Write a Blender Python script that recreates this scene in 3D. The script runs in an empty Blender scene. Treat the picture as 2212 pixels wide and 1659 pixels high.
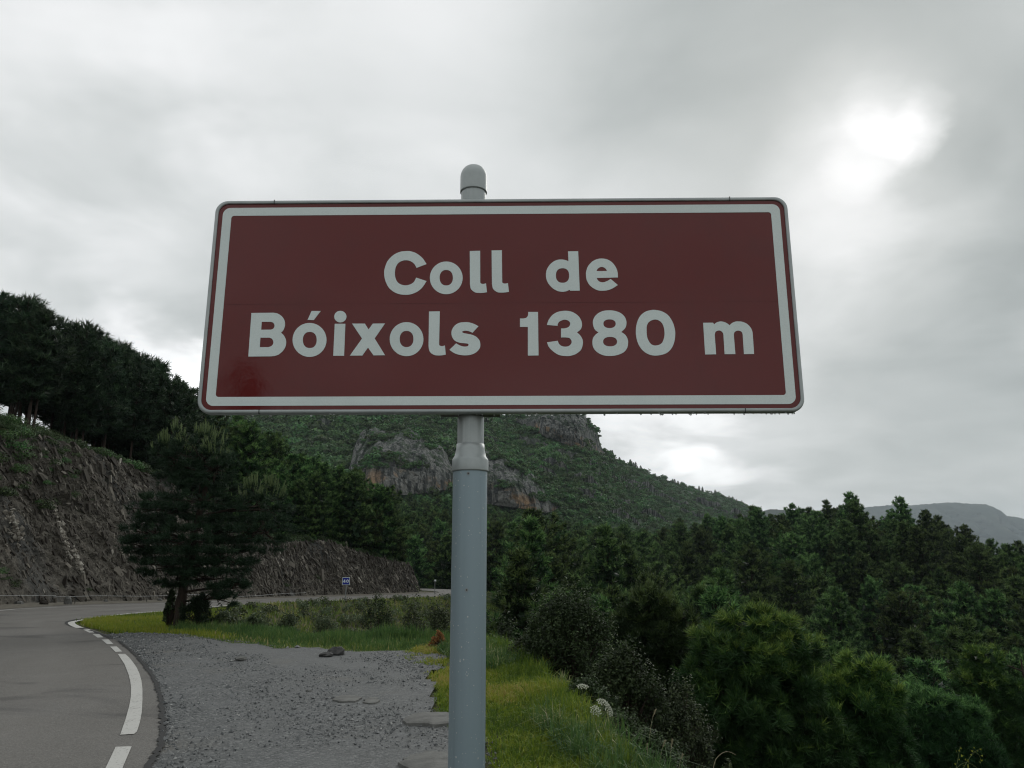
import bpy, math
import numpy as np
from mathutils import Vector, Matrix
from mathutils.geometry import tessellate_polygon

S = bpy.context.scene
COL = S.collection
R = math.radians

# ------------------------------------------------------------------ camera
PITCH, CAMZ, FPX = R(13.0), 1.6, 1662.0
cam_d = bpy.data.cameras.new('camera')
cam_d.sensor_width = 36.0
cam_d.lens = FPX / 2212.0 * 36.0
cam_d.clip_start, cam_d.clip_end = 0.05, 20000
cam = bpy.data.objects.new('camera', cam_d)
cam.location = (0, 0, CAMZ)
cam.rotation_euler = (math.pi / 2 + PITCH, 0, 0)
COL.objects.link(cam)
S.camera = cam

# ------------------------------------------------------------------ render / colour
S.render.engine = 'CYCLES'
S.view_settings.view_transform = 'Standard'
S.view_settings.look = 'None'
S.view_settings.exposure = 0.0
S.view_settings.gamma = 1.0
S.view_settings.use_curve_mapping = False
S.cycles.use_denoising = True
S.cycles.filter_width = 1.15
S.cycles.sample_clamp_indirect = 3.0
S.cycles.max_bounces = 6
S.cycles.diffuse_bounces = 3
S.cycles.glossy_bounces = 3
S.cycles.transmission_bounces = 4
S.cycles.volume_bounces = 0
S.cycles.caustics_reflective = False
S.cycles.caustics_refractive = False

CP, SP = math.cos(PITCH), math.sin(PITCH)


def raydir(u, v):
    """Direction of a photo point (2212 px wide photo); y component and the rest."""
    a = (np.asarray(u, float) - 1106.0) / FPX
    b = (829.5 - np.asarray(v, float)) / FPX
    return np.stack([a, CP - b * SP, SP + b * CP], -1)


def at_y(u, v, Y):
    d = raydir(u, v)
    Y = np.asarray(Y, float)
    t = Y / d[..., 1]
    return np.stack([d[..., 0] * t, Y + 0 * t, CAMZ + d[..., 2] * t], -1)


def uv_of(p):
    p = np.asarray(p, float)
    dx, dy, dz = p[..., 0], p[..., 1], p[..., 2] - CAMZ
    dep = dy * CP + dz * SP
    up = -dy * SP + dz * CP
    return np.stack([1106 + FPX * dx / dep, 829.5 - FPX * up / dep], -1)


# ------------------------------------------------------------------ world: overcast sky
SUN_EL, SUN_AZ = R(31.0), R(25.0)          # behind the thin cloud, ahead and to the right
W = bpy.data.worlds.new('World')
S.world = W
W.use_nodes = True
nt = W.node_tree
nt.nodes.clear()


class G:
    """Small helper to write node graphs."""

    def __init__(s, tree):
        s.t = tree

    def n(s, typ, **kw):
        nd = s.t.nodes.new(typ)
        for k, v in kw.items():
            setattr(nd, k, v)
        return nd

    def l(s, a, b):
        s.t.links.new(a, b)

    def put(s, sock, val):
        if hasattr(val, 'is_linked') or isinstance(val, bpy.types.NodeSocket):
            s.l(val, sock)
        else:
            sock.default_value = val

    def math(s, op, a, b=0.0, c=0.0, clamp=False):
        nd = s.n('ShaderNodeMath', operation=op, use_clamp=clamp)
        s.put(nd.inputs[0], a)
        s.put(nd.inputs[1], b)
        s.put(nd.inputs[2], c)
        return nd.outputs[0]

    def vmath(s, op, a, b=(0, 0, 0)):
        nd = s.n('ShaderNodeVectorMath', operation=op)
        s.put(nd.inputs[0], a)
        s.put(nd.inputs[1], b)
        return nd.outputs['Value'] if op in ('DOT_PRODUCT', 'LENGTH') else nd.outputs[0]

    def scale(s, a, f):
        nd = s.n('ShaderNodeVectorMath', operation='SCALE')
        s.put(nd.inputs[0], a)
        s.put(nd.inputs['Scale'], f)
        return nd.outputs[0]

    def noise(s, vec, scale, detail=6, rough=0.55, lac=2.0, dist=0.0, out=0):
        nd = s.n('ShaderNodeTexNoise')
        if vec is not None:
            s.l(vec, nd.inputs['Vector'])
        nd.inputs['Scale'].default_value = scale
        nd.inputs['Detail'].default_value = detail
        nd.inputs['Roughness'].default_value = rough
        nd.inputs['Lacunarity'].default_value = lac
        nd.inputs['Distortion'].default_value = dist
        return nd.outputs[out]

    def ramp(s, fac, stops, interp='LINEAR'):
        nd = s.n('ShaderNodeValToRGB')
        cr = nd.color_ramp
        cr.interpolation = interp
        while len(cr.elements) < len(stops):
            cr.elements.new(0.5)
        for e, (p, c) in zip(cr.elements, stops):
            e.position = p
            e.color = (c[0], c[1], c[2], 1) if hasattr(c, '__len__') else (c, c, c, 1)
        s.put(nd.inputs[0], fac)
        return nd.outputs[0]

    def mix(s, f, a, b, blend='MIX'):
        nd = s.n('ShaderNodeMix', data_type='RGBA', blend_type=blend)
        s.put(nd.inputs[0], f)
        for sock, val in ((nd.inputs[6], a), (nd.inputs[7], b)):
            if hasattr(val, '__len__') and not isinstance(val, bpy.types.NodeSocket):
                val = (val[0], val[1], val[2], 1)
            s.put(sock, val)
        return nd.outputs[2]

    def smooth(s, x, lo, hi):
        nd = s.n('ShaderNodeMapRange', interpolation_type='SMOOTHSTEP')
        s.put(nd.inputs[0], x)
        nd.inputs[1].default_value = lo
        nd.inputs[2].default_value = hi
        return nd.outputs[0]


g = G(nt)
tc = g.n('ShaderNodeTexCoord')
dirv = tc.outputs['Generated']
sep = g.n('ShaderNodeSeparateXYZ')
g.l(dirv, sep.inputs[0])
zc = g.math('ADD', g.math('MAXIMUM', sep.outputs[2], 0.0), 0.22)
comb = g.n('ShaderNodeCombineXYZ')
g.l(g.math('DIVIDE', sep.outputs[0], zc), comb.inputs[0])
g.l(g.math('DIVIDE', sep.outputs[1], zc), comb.inputs[1])
cl = comb.outputs[0]
n1 = g.noise(cl, 0.9, 3, 0.5, dist=0.3)
n2 = g.noise(g.vmath('ADD', cl, (3.7, 1.9, 0.4)), 2.6, 4, 0.5, dist=0.4)
warp = g.scale(g.vmath('SUBTRACT', g.noise(cl, 2.4, 6, 0.6, out=1), (0.5, 0.5, 0.5)), 0.11)
dw = g.vmath('NORMALIZE', g.vmath('ADD', dirv, warp))
lum = g.math('ADD', 0.76, g.math('MULTIPLY', g.math('SUBTRACT', n1, 0.5), 0.50))
lum = g.math('ADD', lum, g.math('MULTIPLY', g.math('SUBTRACT', n2, 0.5), 0.36))
n3 = g.noise(g.vmath('ADD', cl, (1.3, 7.7, 2.4)), 2.6, 4, 0.5, dist=0.3)
tex = g.math('ADD', 0.30, g.math('MULTIPLY', g.smooth(n3, .34, .66), 1.3))
# thin and thick places of the cloud deck, by direction
PATCH = [  # u, v (photo), radius deg, amount
    (40, 60, 11, .14), (720, 130, 10, .10), (1955, 285, 1.3, .22), (1905, 262, 1.5, .16), (1865, 350, 1.7, .10), (1990, 240, 1.0, .14), (1790, 440, 3.4, .11), (2040, 330, 2.0, -.10), (1880, 300, 3.8, .07), (1800, 470, 6.0, .07), (1760, 520, 9, .06),
    (420, 830, 2.6, .5), (330, 790, 2.4, .32), (230, 740, 1.8, .2), (1440, 1010, 4.0, .34), (1560, 1060, 3.5, .16), (1800, 330, 12, .06),
    (2150, 60, 14, -.26), (1600, 110, 9, -.13), (1250, 160, 6, -.05), (2060, 850, 6, -.20), (450, 470, 9, -.05),
    (1750, 920, 6, -.03), (300, 300, 9, -.06), (2190, 420, 6, -.12), (60, 560, 7, .10), (1000, 300, 9, -.03),
    (2100, 560, 6, .10)]
for (u, v, r, amt) in PATCH:
    d = raydir(u, v)
    d = d / np.linalg.norm(d)
    dot = g.vmath('DOT_PRODUCT', dw, tuple(float(x) for x in d))
    f = g.smooth(dot, math.cos(R(r * 1.9)), 1.0)
    if amt > .07:
        f = g.math('MULTIPLY', f, tex)
    lum = g.math('MULTIPLY_ADD', f, amt, lum)
lum = g.math('MAXIMUM', lum, 0.30)
tintc = g.ramp(lum, [(0.30, (.90, 1.0, .985)), (0.62, (.955, 1.0, .985)), (0.95, (.99, 1.0, 1.0))])
cloud = g.mix(1.0, tintc, (1, 1, 1), 'MULTIPLY')
lumc = g.n('ShaderNodeCombineColor')
for i in range(3):
    g.l(lum, lumc.inputs[i])
cloudcol = g.mix(1.0, cloud, lumc.outputs[0], 'MULTIPLY')
sky = g.n('ShaderNodeTexSky', sky_type='NISHITA')
sky.sun_disc = False
sky.sun_elevation = SUN_EL
sky.sun_rotation = SUN_AZ
bg1 = g.n('ShaderNodeBackground')
g.l(sky.outputs[0], bg1.inputs[0])
bg1.inputs[1].default_value = 0.08
bg2 = g.n('ShaderNodeBackground')
g.l(cloudcol, bg2.inputs[0])
bg2.inputs[1].default_value = 1.0
mx = g.n('ShaderNodeMixShader')
mx.inputs[0].default_value = 0.95
g.l(bg1.outputs[0], mx.inputs[1])
g.l(bg2.outputs[0], mx.inputs[2])
wo = g.n('ShaderNodeOutputWorld')
g.l(mx.outputs[0], wo.inputs[0])
W.cycles.sampling_method = 'MANUAL'
W.cycles.sample_map_resolution = 512

sun_d = bpy.data.lights.new('sun', 'SUN')
sun_d.energy = 0.9
sun_d.angle = R(28)
sun_d.color = (1.0, 0.97, 0.92)
sun = bpy.data.objects.new('sun', sun_d)
sd = Vector((math.sin(SUN_AZ) * math.cos(SUN_EL), math.cos(SUN_AZ) * math.cos(SUN_EL), math.sin(SUN_EL)))
sun.rotation_euler = sd.to_track_quat('Z', 'Y').to_euler()
sun.location = (0, 0, 60)
COL.objects.link(sun)


# ------------------------------------------------------------------ helpers
def mesh(name, V, F, mats=(), smooth=False, tint=None, mat_idx=None):
    """V (n,3); F array (m,3)/(m,4) or list of such arrays."""
    V = np.asarray(V, np.float32).reshape(-1, 3)
    Fs = F if isinstance(F, list) else [F]
    Fs = [np.asarray(f, np.int32) for f in Fs if len(f)]
    me = bpy.data.meshes.new(name)
    me.vertices.add(len(V))
    me.vertices.foreach_set('co', V.ravel())
    idx = np.concatenate([f.ravel() for f in Fs])
    tot = np.concatenate([np.full(len(f), f.shape[1], np.int32) for f in Fs])
    st = np.concatenate([[0], np.cumsum(tot)[:-1]]).astype(np.int32)
    me.loops.add(len(idx))
    me.loops.foreach_set('vertex_index', idx)
    me.polygons.add(len(tot))
    me.polygons.foreach_set('loop_start', st)
    if mat_idx is not None:
        me.polygons.foreach_set('material_index', np.asarray(mat_idx, np.int32))
    me.polygons.foreach_set('use_smooth', np.full(len(tot), bool(smooth)))
    for m in mats:
        me.materials.append(m)
    me.update(calc_edges=True)
    if tint is not None:
        at = me.attributes.new('tint', 'FLOAT', 'POINT')
        at.data.foreach_set('value', np.asarray(tint, np.float32))
    return me


def link(name, me, parent=None, loc=None):
    o = bpy.data.objects.new(name, me)
    COL.objects.link(o)
    if parent is not None:
        o.parent = parent
    if loc is not None:
        o.location = loc
    return o


def tag(o, label=None, cat=None, group=None, kind=None):
    for k, v in (('label', label), ('category', cat), ('group', group), ('kind', kind)):
        if v:
            o[k] = v
    return o


def empty(name, loc, label, cat, group=None):
    o = bpy.data.objects.new(name, None)
    o.empty_display_size = 0.2
    o.location = loc
    COL.objects.link(o)
    return tag(o, label, cat, group)


def joinparts(parts):
    """parts: list of (V, F, tint) -> V, F, tint (all faces the same size)."""
    Vs, Fs, Ts, n = [], [], [], 0
    for p in parts:
        V, F = p[0], p[1]
        Vs.append(V)
        Fs.append(np.asarray(F) + n)
        Ts.append(p[2] if len(p) > 2 and p[2] is not None else np.full(len(V), .5))
        n += len(V)
    return np.concatenate(Vs), np.concatenate(Fs), np.concatenate(Ts)


def unit(a):
    return a / np.maximum(np.linalg.norm(a, axis=-1, keepdims=True), 1e-9)


def tube(P, rad, k=8, cap=True):
    """Quads (caps as degenerate fans of quads) around polyline P with radius list."""
    P = np.asarray(P, float)
    n = len(P)
    rad = np.broadcast_to(np.asarray(rad, float), (n,))
    T = np.gradient(P, axis=0)
    T = unit(T)
    ref = np.array([0.0, 0, 1]) if abs(T[0][2]) < .9 else np.array([1.0, 0, 0])
    U = unit(np.cross(T, ref))
    Wv = np.cross(T, U)
    a = np.linspace(0, 2 * np.pi, k, endpoint=False)
    V = P[:, None] + rad[:, None, None] * (np.cos(a)[None, :, None] * U[:, None] + np.sin(a)[None, :, None] * Wv[:, None])
    V = V.reshape(-1, 3)
    i = np.arange(n - 1)[:, None] * k
    j = np.arange(k)[None]
    jn = (j + 1) % k
    F = np.stack([i + j, i + jn, i + k + jn, i + k + j], -1).reshape(-1, 4)
    if cap:
        c0, c1 = len(V), len(V) + 1
        V = np.concatenate([V, P[:1], P[-1:]])
        e0 = np.stack([np.full(k, c0), jn[0], j[0], j[0]], -1)
        b = (n - 1) * k
        e1 = np.stack([np.full(k, c1), b + j[0], b + jn[0], b + jn[0]], -1)
        # as triangles -> keep quads by splitting: use separate list
        return V, F, np.concatenate([e0[:, :3], e1[:, :3]])
    return V, F, None


def tube_tris(P, rad, k=6):
    V, F, C = tube(P, rad, k)
    T = np.concatenate([F[:, [0, 1, 2]], F[:, [0, 2, 3]], C])
    return V, T


def lathe(profile, k=32, center=(0, 0)):
    """profile (n,2) of (r,z)."""
    pr = np.asarray(profile, float)
    a = np.linspace(0, 2 * np.pi, k, endpoint=False)
    V = np.stack([center[0] + pr[:, 0][:, None] * np.cos(a), center[1] + pr[:, 0][:, None] * np.sin(a),
                  np.repeat(pr[:, 1][:, None], k, 1)], -1).reshape(-1, 3)
    n = len(pr)
    i = np.arange(n - 1)[:, None] * k
    j = np.arange(k)[None]
    jn = (j + 1) % k
    F = np.stack([i + j, i + jn, i + k + jn, i + k + j], -1).reshape(-1, 4)
    return V, F


BOXV = np.array([[x, y, z] for z in (-.5, .5) for y in (-.5, .5) for x in (-.5, .5)])
BOXF = np.array([[0, 2, 3, 1], [4, 5, 7, 6], [0, 1, 5, 4], [2, 6, 7, 3], [0, 4, 6, 2], [1, 3, 7, 5]])


def box(c, s):
    return BOXV * np.asarray(s) + np.asarray(c), BOXF.copy()


def grid_faces(nx, ny):
    i = np.arange(ny - 1)[:, None] * nx
    j = np.arange(nx - 1)[None]
    return np.stack([i + j, i + j + 1, i + nx + j + 1, i + nx + j], -1).reshape(-1, 4)


# value noise
def _hash(ix, iy, iz, seed):
    h = (ix.astype(np.int64) * 374761393 + iy.astype(np.int64) * 668265263 + iz.astype(np.int64) * 2147483647 + seed * 974711) & 0xFFFFFFFF
    h = ((h ^ (h >> 13)) * 1274126177) & 0xFFFFFFFF
    h = ((h ^ (h >> 16)) * 2246822519) & 0xFFFFFFFF
    return ((h ^ (h >> 15)) & 0xFFFFFF) / float(0xFFFFFF)


def vnoise(p, seed=0):
    p = np.asarray(p, float)
    i = np.floor(p)
    f = p - i
    f = f * f * (3 - 2 * f)
    i = i.astype(np.int64)
    out = 0
    for dx in (0, 1):
        for dy in (0, 1):
            for dz in (0, 1):
                w = (f[..., 0] if dx else 1 - f[..., 0]) * (f[..., 1] if dy else 1 - f[..., 1]) * (f[..., 2] if dz else 1 - f[..., 2])
                out = out + w * _hash(i[..., 0] + dx, i[..., 1] + dy, i[..., 2] + dz, seed)
    return out


def fbm(p, oct=4, seed=0, gain=.5):
    p = np.asarray(p, float)
    a, s, t = 1.0, 0.0, 0.0
    for k in range(oct):
        s = s + a * (vnoise(p * 2 ** k, seed + k) - .5)
        t += a
        a *= gain
    return s / t * 2


def xy0(x, y, s=1.0):
    return np.stack([np.asarray(x) * s, np.asarray(y) * s, 0 * np.asarray(x)], -1)


# ------------------------------------------------------------------ materials
def newmat(name):
    m = bpy.data.materials.new(name)
    m.use_nodes = True
    t = m.node_tree
    t.nodes.clear()
    gg = G(t)
    out = gg.n('ShaderNodeOutputMaterial')
    return m, gg, out


def principled(gg, out, color, rough=.6, spec=.4, metal=0.0, normal=None, coat=0.0):
    p = gg.n('ShaderNodeBsdfPrincipled')
    if isinstance(color, bpy.types.NodeSocket):
        gg.l(color, p.inputs['Base Color'])
    else:
        p.inputs['Base Color'].default_value = (*color, 1)
    gg.put(p.inputs['Roughness'], rough)
    gg.put(p.inputs['Specular IOR Level'], spec)
    p.inputs['Metallic'].default_value = metal
    p.inputs['Coat Weight'].default_value = coat
    if normal is not None:
        gg.l(normal, p.inputs['Normal'])
    if out is not None:
        gg.l(p.outputs[0], out.inputs[0])
    return p


def bump(gg, h, strength=.3, dist=.02):
    b = gg.n('ShaderNodeBump')
    b.inputs['Strength'].default_value = strength
    b.inputs['Distance'].default_value = dist
    gg.l(h, b.inputs['Height'])
    return b.outputs[0]


def coords(gg, kind='Object'):
    return gg.n('ShaderNodeTexCoord').outputs[kind]


def position(gg):
    return gg.n('ShaderNodeNewGeometry').outputs['Position']


def attr(gg, name='tint'):
    a = gg.n('ShaderNodeAttribute')
    a.attribute_name = name
    return a.outputs['Fac']


def foliage(name, stops, transl=.25, hue_rand=.12, rough=.55, spec=.25):
    """Leaf material: colour by the leaf's own 'tint', a little different on each plant."""
    m, gg, out = newmat(name)
    col = gg.ramp(attr(gg), stops)
    rnd = gg.n('ShaderNodeObjectInfo').outputs['Random']
    hsv = gg.n('ShaderNodeHueSaturation')
    gg.l(col, hsv.inputs['Color'])
    gg.l(gg.math('ADD', .5 - hue_rand * .20, gg.math('MULTIPLY', rnd, hue_rand * .26)), hsv.inputs['Hue'])
    gg.l(gg.math('ADD', 1 - hue_rand * 2.2, gg.math('MULTIPLY', rnd, hue_rand * 4.4)), hsv.inputs['Value'])
    c = hsv.outputs[0]
    p = principled(gg, None, c, rough, spec)
    tr = gg.n('ShaderNodeBsdfTranslucent')
    gg.l(c, tr.inputs[0])
    mxs = gg.n('ShaderNodeMixShader')
    mxs.inputs[0].default_value = transl
    gg.l(p.outputs[0], mxs.inputs[1])
    gg.l(tr.outputs[0], mxs.inputs[2])
    gg.l(mxs.outputs[0], out.inputs[0])
    return m


M = {}
M['pine'] = foliage('pine_needles', [(0, (.010, .028, .012)), (.5, (.024, .062, .020)), (.7, (.054, .116, .036)), (1, (.14, .245, .075))], .12, .20, .55, .16)
M['pine_dark'] = foliage('dark_pine_needles', [(0, (.012, .026, .014)), (.5, (.021, .046, .023)), (.85, (.036, .070, .032)), (1, (.06, .105, .05))], .15, .14)
M['pine_gold'] = foliage('yellow_green_needles', [(0, (.013, .038, .012)), (.5, (.030, .080, .022)), (.75, (.090, .175, .034)), (1, (.22, .31, .06))], .15, .05)
M['shoot'] = foliage('pale_green_shoots', [(0, (.075, .12, .042)), (1, (.16, .22, .09))], .2, .03)
M['shrub'] = foliage('shrub_leaves', [(0, (.020, .028, .014)), (.5, (.040, .055, .024)), (.85, (.07, .095, .035)), (1, (.13, .15, .06))], .2, .1)
M['shrub_brown'] = foliage('brownish_shrub_leaves', [(0, (.014, .026, .010)), (.5, (.030, .052, .017)), (.8, (.056, .092, .032)), (1, (.15, .20, .09))], .2, .06)
M['scrub'] = foliage('mountain_scrub_leaves', [(0, (.020, .056, .018)), (.5, (.042, .105, .032)), (.85, (.080, .165, .050)), (1, (.12, .21, .07))], .15, .22)
M['sage'] = foliage('grey_green_herb_leaves', [(0, (.05, .075, .04)), (.5, (.085, .12, .06)), (1, (.18, .21, .12))], .25, .1)
M['rust'] = foliage('rusty_dry_herb_leaves', [(0, (.20, .095, .03)), (1, (.44, .23, .07))], .25, .05)
M['grass'] = foliage('bright_grass', [(0, (.075, .135, .018)), (.4, (.165, .235, .024)), (.75, (.27, .30, .040)), (1, (.38, .31, .10))], .35, .05)
M['tall_grass'] = foliage('tall_green_grass', [(0, (.045, .10, .03)), (.5, (.09, .165, .045)), (.85, (.17, .215, .06)), (1, (.36, .34, .19))], .35, .05)
M['rough_grass'] = foliage('rough_olive_grass', [(0, (.055, .100, .022)), (.45, (.115, .175, .036)), (.8, (.19, .225, .06)), (1, (.31, .28, .13))], .3, .05)
M['dry_grass'] = foliage('dry_grass_stalks', [(0, (.22, .19, .11)), (1, (.42, .38, .26))], .3, .03)
M['petal'] = foliage('white_flower_umbels', [(0, (.45, .48, .36)), (1, (.72, .74, .66))], .3, .02)
M['stalk'] = foliage('green_stalk', [(0, (.12, .16, .06)), (1, (.20, .24, .09))], .2, .02)

m, gg, out = newmat('pine_bark')
pos = coords(gg)
h = gg.noise(gg.vmath('MULTIPLY', pos, (9, 9, 2.2)), 1.6, 5, .6)
principled(gg, out, gg.ramp(h, [(.3, (.018, .014, .012)), (.7, (.065, .048, .038))]), .9, .15, normal=bump(gg, h, .8, .03))
M['bark'] = m

m, gg, out = newmat('grey_painted_metal')
pos = coords(gg)
n = gg.noise(pos, 3.0, 4, .6)
streak = gg.noise(gg.vmath('MULTIPLY', pos, (40, 40, 1.2)), 1.0, 3, .5)
c = gg.mix(gg.math('MULTIPLY', n, .5), (.225, .30, .34), (.285, .345, .37))
c = gg.mix(gg.smooth(streak, .62, .85), c, (.20, .255, .28))
principled(gg, out, c, gg.math('ADD', .34, gg.math('MULTIPLY', n, .14)), .5, .25)
M['pole'] = m

m, gg, out = newmat('grey_metal')
pos = coords(gg)
n = gg.noise(pos, 9.0, 4, .6)
principled(gg, out, gg.ramp(n, [(.35, (.30, .33, .33)), (.7, (.40, .43, .43))]), gg.math('ADD', .30, gg.math('MULTIPLY', n, .2)), .5, .35)
M['alu'] = m

m, gg, out = newmat('dull_galvanised_steel')
pos = coords(gg)
n = gg.noise(pos, 14.0, 3, .6)
principled(gg, out, gg.ramp(n, [(.3, (.20, .21, .21)), (.7, (.33, .34, .34))]), .5, .5, .5)
M['steel'] = m

m, gg, out = newmat('dark_steel')
principled(gg, out, (.03, .032, .033), .45, .5, .6)
M['dark_steel'] = m


def film(name, col, dirt, rough, spec=.5):
    m, gg, out = newmat(name)
    pos = coords(gg)
    n = gg.noise(pos, 5.0, 5, .62)
    vor = gg.n('ShaderNodeTexVoronoi')
    vor.inputs['Scale'].default_value = 260
    gg.l(pos, vor.inputs['Vector'])
    cell = vor.outputs['Distance']
    c = gg.mix(gg.smooth(n, .45, .8), col, dirt)
    c = gg.mix(gg.math('MULTIPLY', gg.smooth(cell, .35, .75), .18), c, tuple(x * .72 for x in col))
    fine = gg.noise(pos, 75.0, 3, .6)
    wob = gg.noise(pos, 7.0, 2, .5)
    hh = gg.math('ADD', gg.math('MULTIPLY', fine, .10), wob)
    principled(gg, out, c, gg.math('ADD', rough, gg.math('MULTIPLY', n, .05)), spec, normal=bump(gg, hh, .05, .02))
    return m


M['brown_film'] = film('brown_reflective_film', (.122, .0085, .0075), (.108, .0105, .0095), .045, .40)
M['white_film'] = film('white_reflective_film', (.68, .755, .745), (.62, .70, .69), .22, .45)
M['blue_film'] = film('blue_reflective_film', (.020, .035, .28), (.02, .035, .24), .2, .4)

m, gg, out = newmat('rain_drop_water')
p = principled(gg, out, (.9, .93, .94), .05, .8)
p.inputs['Transmission Weight'].default_value = .45
p.inputs['IOR'].default_value = 1.33
M['drop'] = m

m, gg, out = newmat('asphalt')
pos = position(gg)
big = gg.noise(pos, .35, 4, .55, dist=.4)
fine = gg.noise(pos, 55.0, 3, .7)
mid = gg.noise(pos, 4.0, 5, .6)
vor = gg.n('ShaderNodeTexVoronoi')
vor.inputs['Scale'].default_value = 70
gg.l(pos, vor.inputs['Vector'])
c = gg.ramp(fine, [(.25, (.065, .062, .057)), (.55, (.135, .128, .117)), (.8, (.235, .225, .21))])
c = gg.mix(gg.smooth(vor.outputs['Distance'], .0, .16), (.24, .235, .22), c)
c = gg.mix(gg.math('MULTIPLY', gg.smooth(mid, .35, .75), .30), c, (.155, .147, .134))
c = gg.mix(gg.math('MULTIPLY', gg.math('MULTIPLY', attr(gg), .30), gg.math('ADD', .3, big)), c, (.19, .183, .17))
stain = gg.noise(gg.vmath('MULTIPLY', pos, (.55, .9, 1)), .75, 4, .5, dist=.8)
c = gg.mix(gg.math('MULTIPLY', gg.smooth(stain, .53, .66), .55), c, (.045, .043, .042))
principled(gg, out, c, gg.math('SUBTRACT', .85, gg.math('MULTIPLY', gg.smooth(big, .4, .7), .2)), .35, normal=bump(gg, gg.math('ADD', fine, vor.outputs['Distance']), .35, .012))
M['asphalt'] = m

m, gg, out = newmat('seam_tar')
principled(gg, out, (.028, .028, .028), .8, .3)
M['tar'] = m

m, gg, out = newmat('white_road_paint')
pos = position(gg)
wear = gg.noise(pos, 42.0, 4, .72)
w2 = gg.noise(pos, 3.0, 3, .6)
c = gg.mix(gg.smooth(gg.math('ADD', wear, gg.math('MULTIPLY', w2, .35)), .72, .86), (.47, .465, .44), (.20, .195, .18))
principled(gg, out, c, .7, .35, normal=bump(gg, wear, .25, .006))
M['paint'] = m

m, gg, out = newmat('compacted_gravel')
pos = position(gg)
v1 = gg.n('ShaderNodeTexVoronoi')
v1.inputs['Scale'].default_value = 42
gg.l(gg.vmath('ADD', pos, gg.scale(gg.noise(pos, 20, 2, .5, out=1), .02)), v1.inputs['Vector'])
fine = gg.noise(pos, 80.0, 3, .7)
mid = gg.noise(pos, 1.3, 5, .6)
cc = gg.n('ShaderNodeSeparateColor')
gg.l(v1.outputs['Color'], cc.inputs[0])
c = gg.ramp(cc.outputs[0], [(.0, (.046, .049, .049)), (.45, (.092, .096, .096)), (.8, (.145, .149, .148)), (1, (.26, .265, .26))])
c = gg.mix(gg.math('MULTIPLY', fine, .5), c, (.092, .096, .096))
c = gg.mix(gg.math('MULTIPLY', gg.smooth(mid, .42, .7), .5), c, (.135, .14, .143))
c = gg.mix(gg.math('MULTIPLY', attr(gg), .55), c, (.132, .136, .134))
edge = gg.noise(pos, .5, 4, .6)
c = gg.mix(gg.math('MULTIPLY', gg.smooth(edge, .55, .72), .45), c, (.15, .135, .105))
principled(gg, out, c, .75, .35, normal=bump(gg, gg.math('ADD', gg.math('MULTIPLY', v1.outputs['Distance'], -1.0), fine), .6, .02))
M['gravel'] = m

m, gg, out = newmat('gravel_stones')
c = gg.ramp(attr(gg), [(0, (.055, .06, .062)), (.5, (.118, .124, .126)), (.85, (.19, .195, .195)), (1, (.38, .38, .365))])
principled(gg, out, c, .7, .35)
M['stone'] = m

m, gg, out = newmat('dark_slate_stone')
n = gg.noise(coords(gg), 9, 4, .6)
principled(gg, out, gg.ramp(n, [(.3, (.03, .03, .03)), (.7, (.085, .083, .08))]), .8, .3, normal=bump(gg, n, .4, .02))
M['slate'] = m

m, gg, out = newmat('pale_slab_rock')
n = gg.noise(coords(gg), 6, 5, .65)
principled(gg, out, gg.ramp(n, [(.3, (.085, .085, .08)), (.7, (.165, .165, .155))]), .85, .3, normal=bump(gg, n, .7, .03))
M['slab'] = m

m, gg, out = newmat('soil_and_turf')
pos = position(gg)
n = gg.noise(pos, 2.4, 6, .65)
n2 = gg.noise(pos, .25, 4, .6)
c = gg.ramp(n, [(.3, (.035, .042, .018)), (.55, (.062, .072, .028)), (.75, (.11, .105, .06))])
c = gg.mix(gg.smooth(n2, .4, .7), c, (.055, .05, .033))
principled(gg, out, c, .95, .1, normal=bump(gg, n, .8, .08))
M['ground'] = m

m, gg, out = newmat('verge_earth')
pos = position(gg)
n = gg.noise(pos, 5, 5, .65)
c = gg.ramp(n, [(.3, (.075, .068, .055)), (.55, (.145, .135, .112)), (.8, (.22, .205, .175))])
principled(gg, out, c, .95, .15, normal=bump(gg, n, .7, .04))
M['verge'] = m

m, gg, out = newmat('cut_rock')
pos = position(gg)
t = attr(gg)
n = gg.noise(pos, .55, 6, .62)
n3 = gg.noise(pos, 5.5, 5, .7)
low = gg.noise(gg.vmath('MULTIPLY', pos, (.5, .5, .3)), .35, 3, .5)
c = gg.ramp(n3, [(.25, (.028, .023, .018)), (.5, (.092, .084, .070)), (.72, (.168, .154, .130)), (.9, (.27, .25, .215))])
c = gg.mix(gg.math('MULTIPLY', gg.smooth(low, .5, .66), .55), c, (.055, .062, .066))
c = gg.mix(gg.math('MULTIPLY', gg.smooth(n, .56, .72), .6), c, (.165, .145, .118))
c = gg.mix(gg.math('MULTIPLY', gg.smooth(gg.noise(pos, 1.1, 4, .6), .6, .72), .6), c, (.03, .036, .02))
principled(gg, out, c, .9, .2, normal=bump(gg, n3, 1.0, .15))
M['cut'] = m

m, gg, out = newmat('broken_rock')
c = gg.ramp(attr(gg), [(0, (.028, .023, .019)), (.5, (.096, .087, .073)), (.85, (.21, .192, .162)), (1, (.38, .36, .315))])
n = gg.noise(position(gg), 8, 4, .6)
principled(gg, out, c, .85, .25, normal=bump(gg, n, .5, .05))
M['shard'] = m

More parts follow.
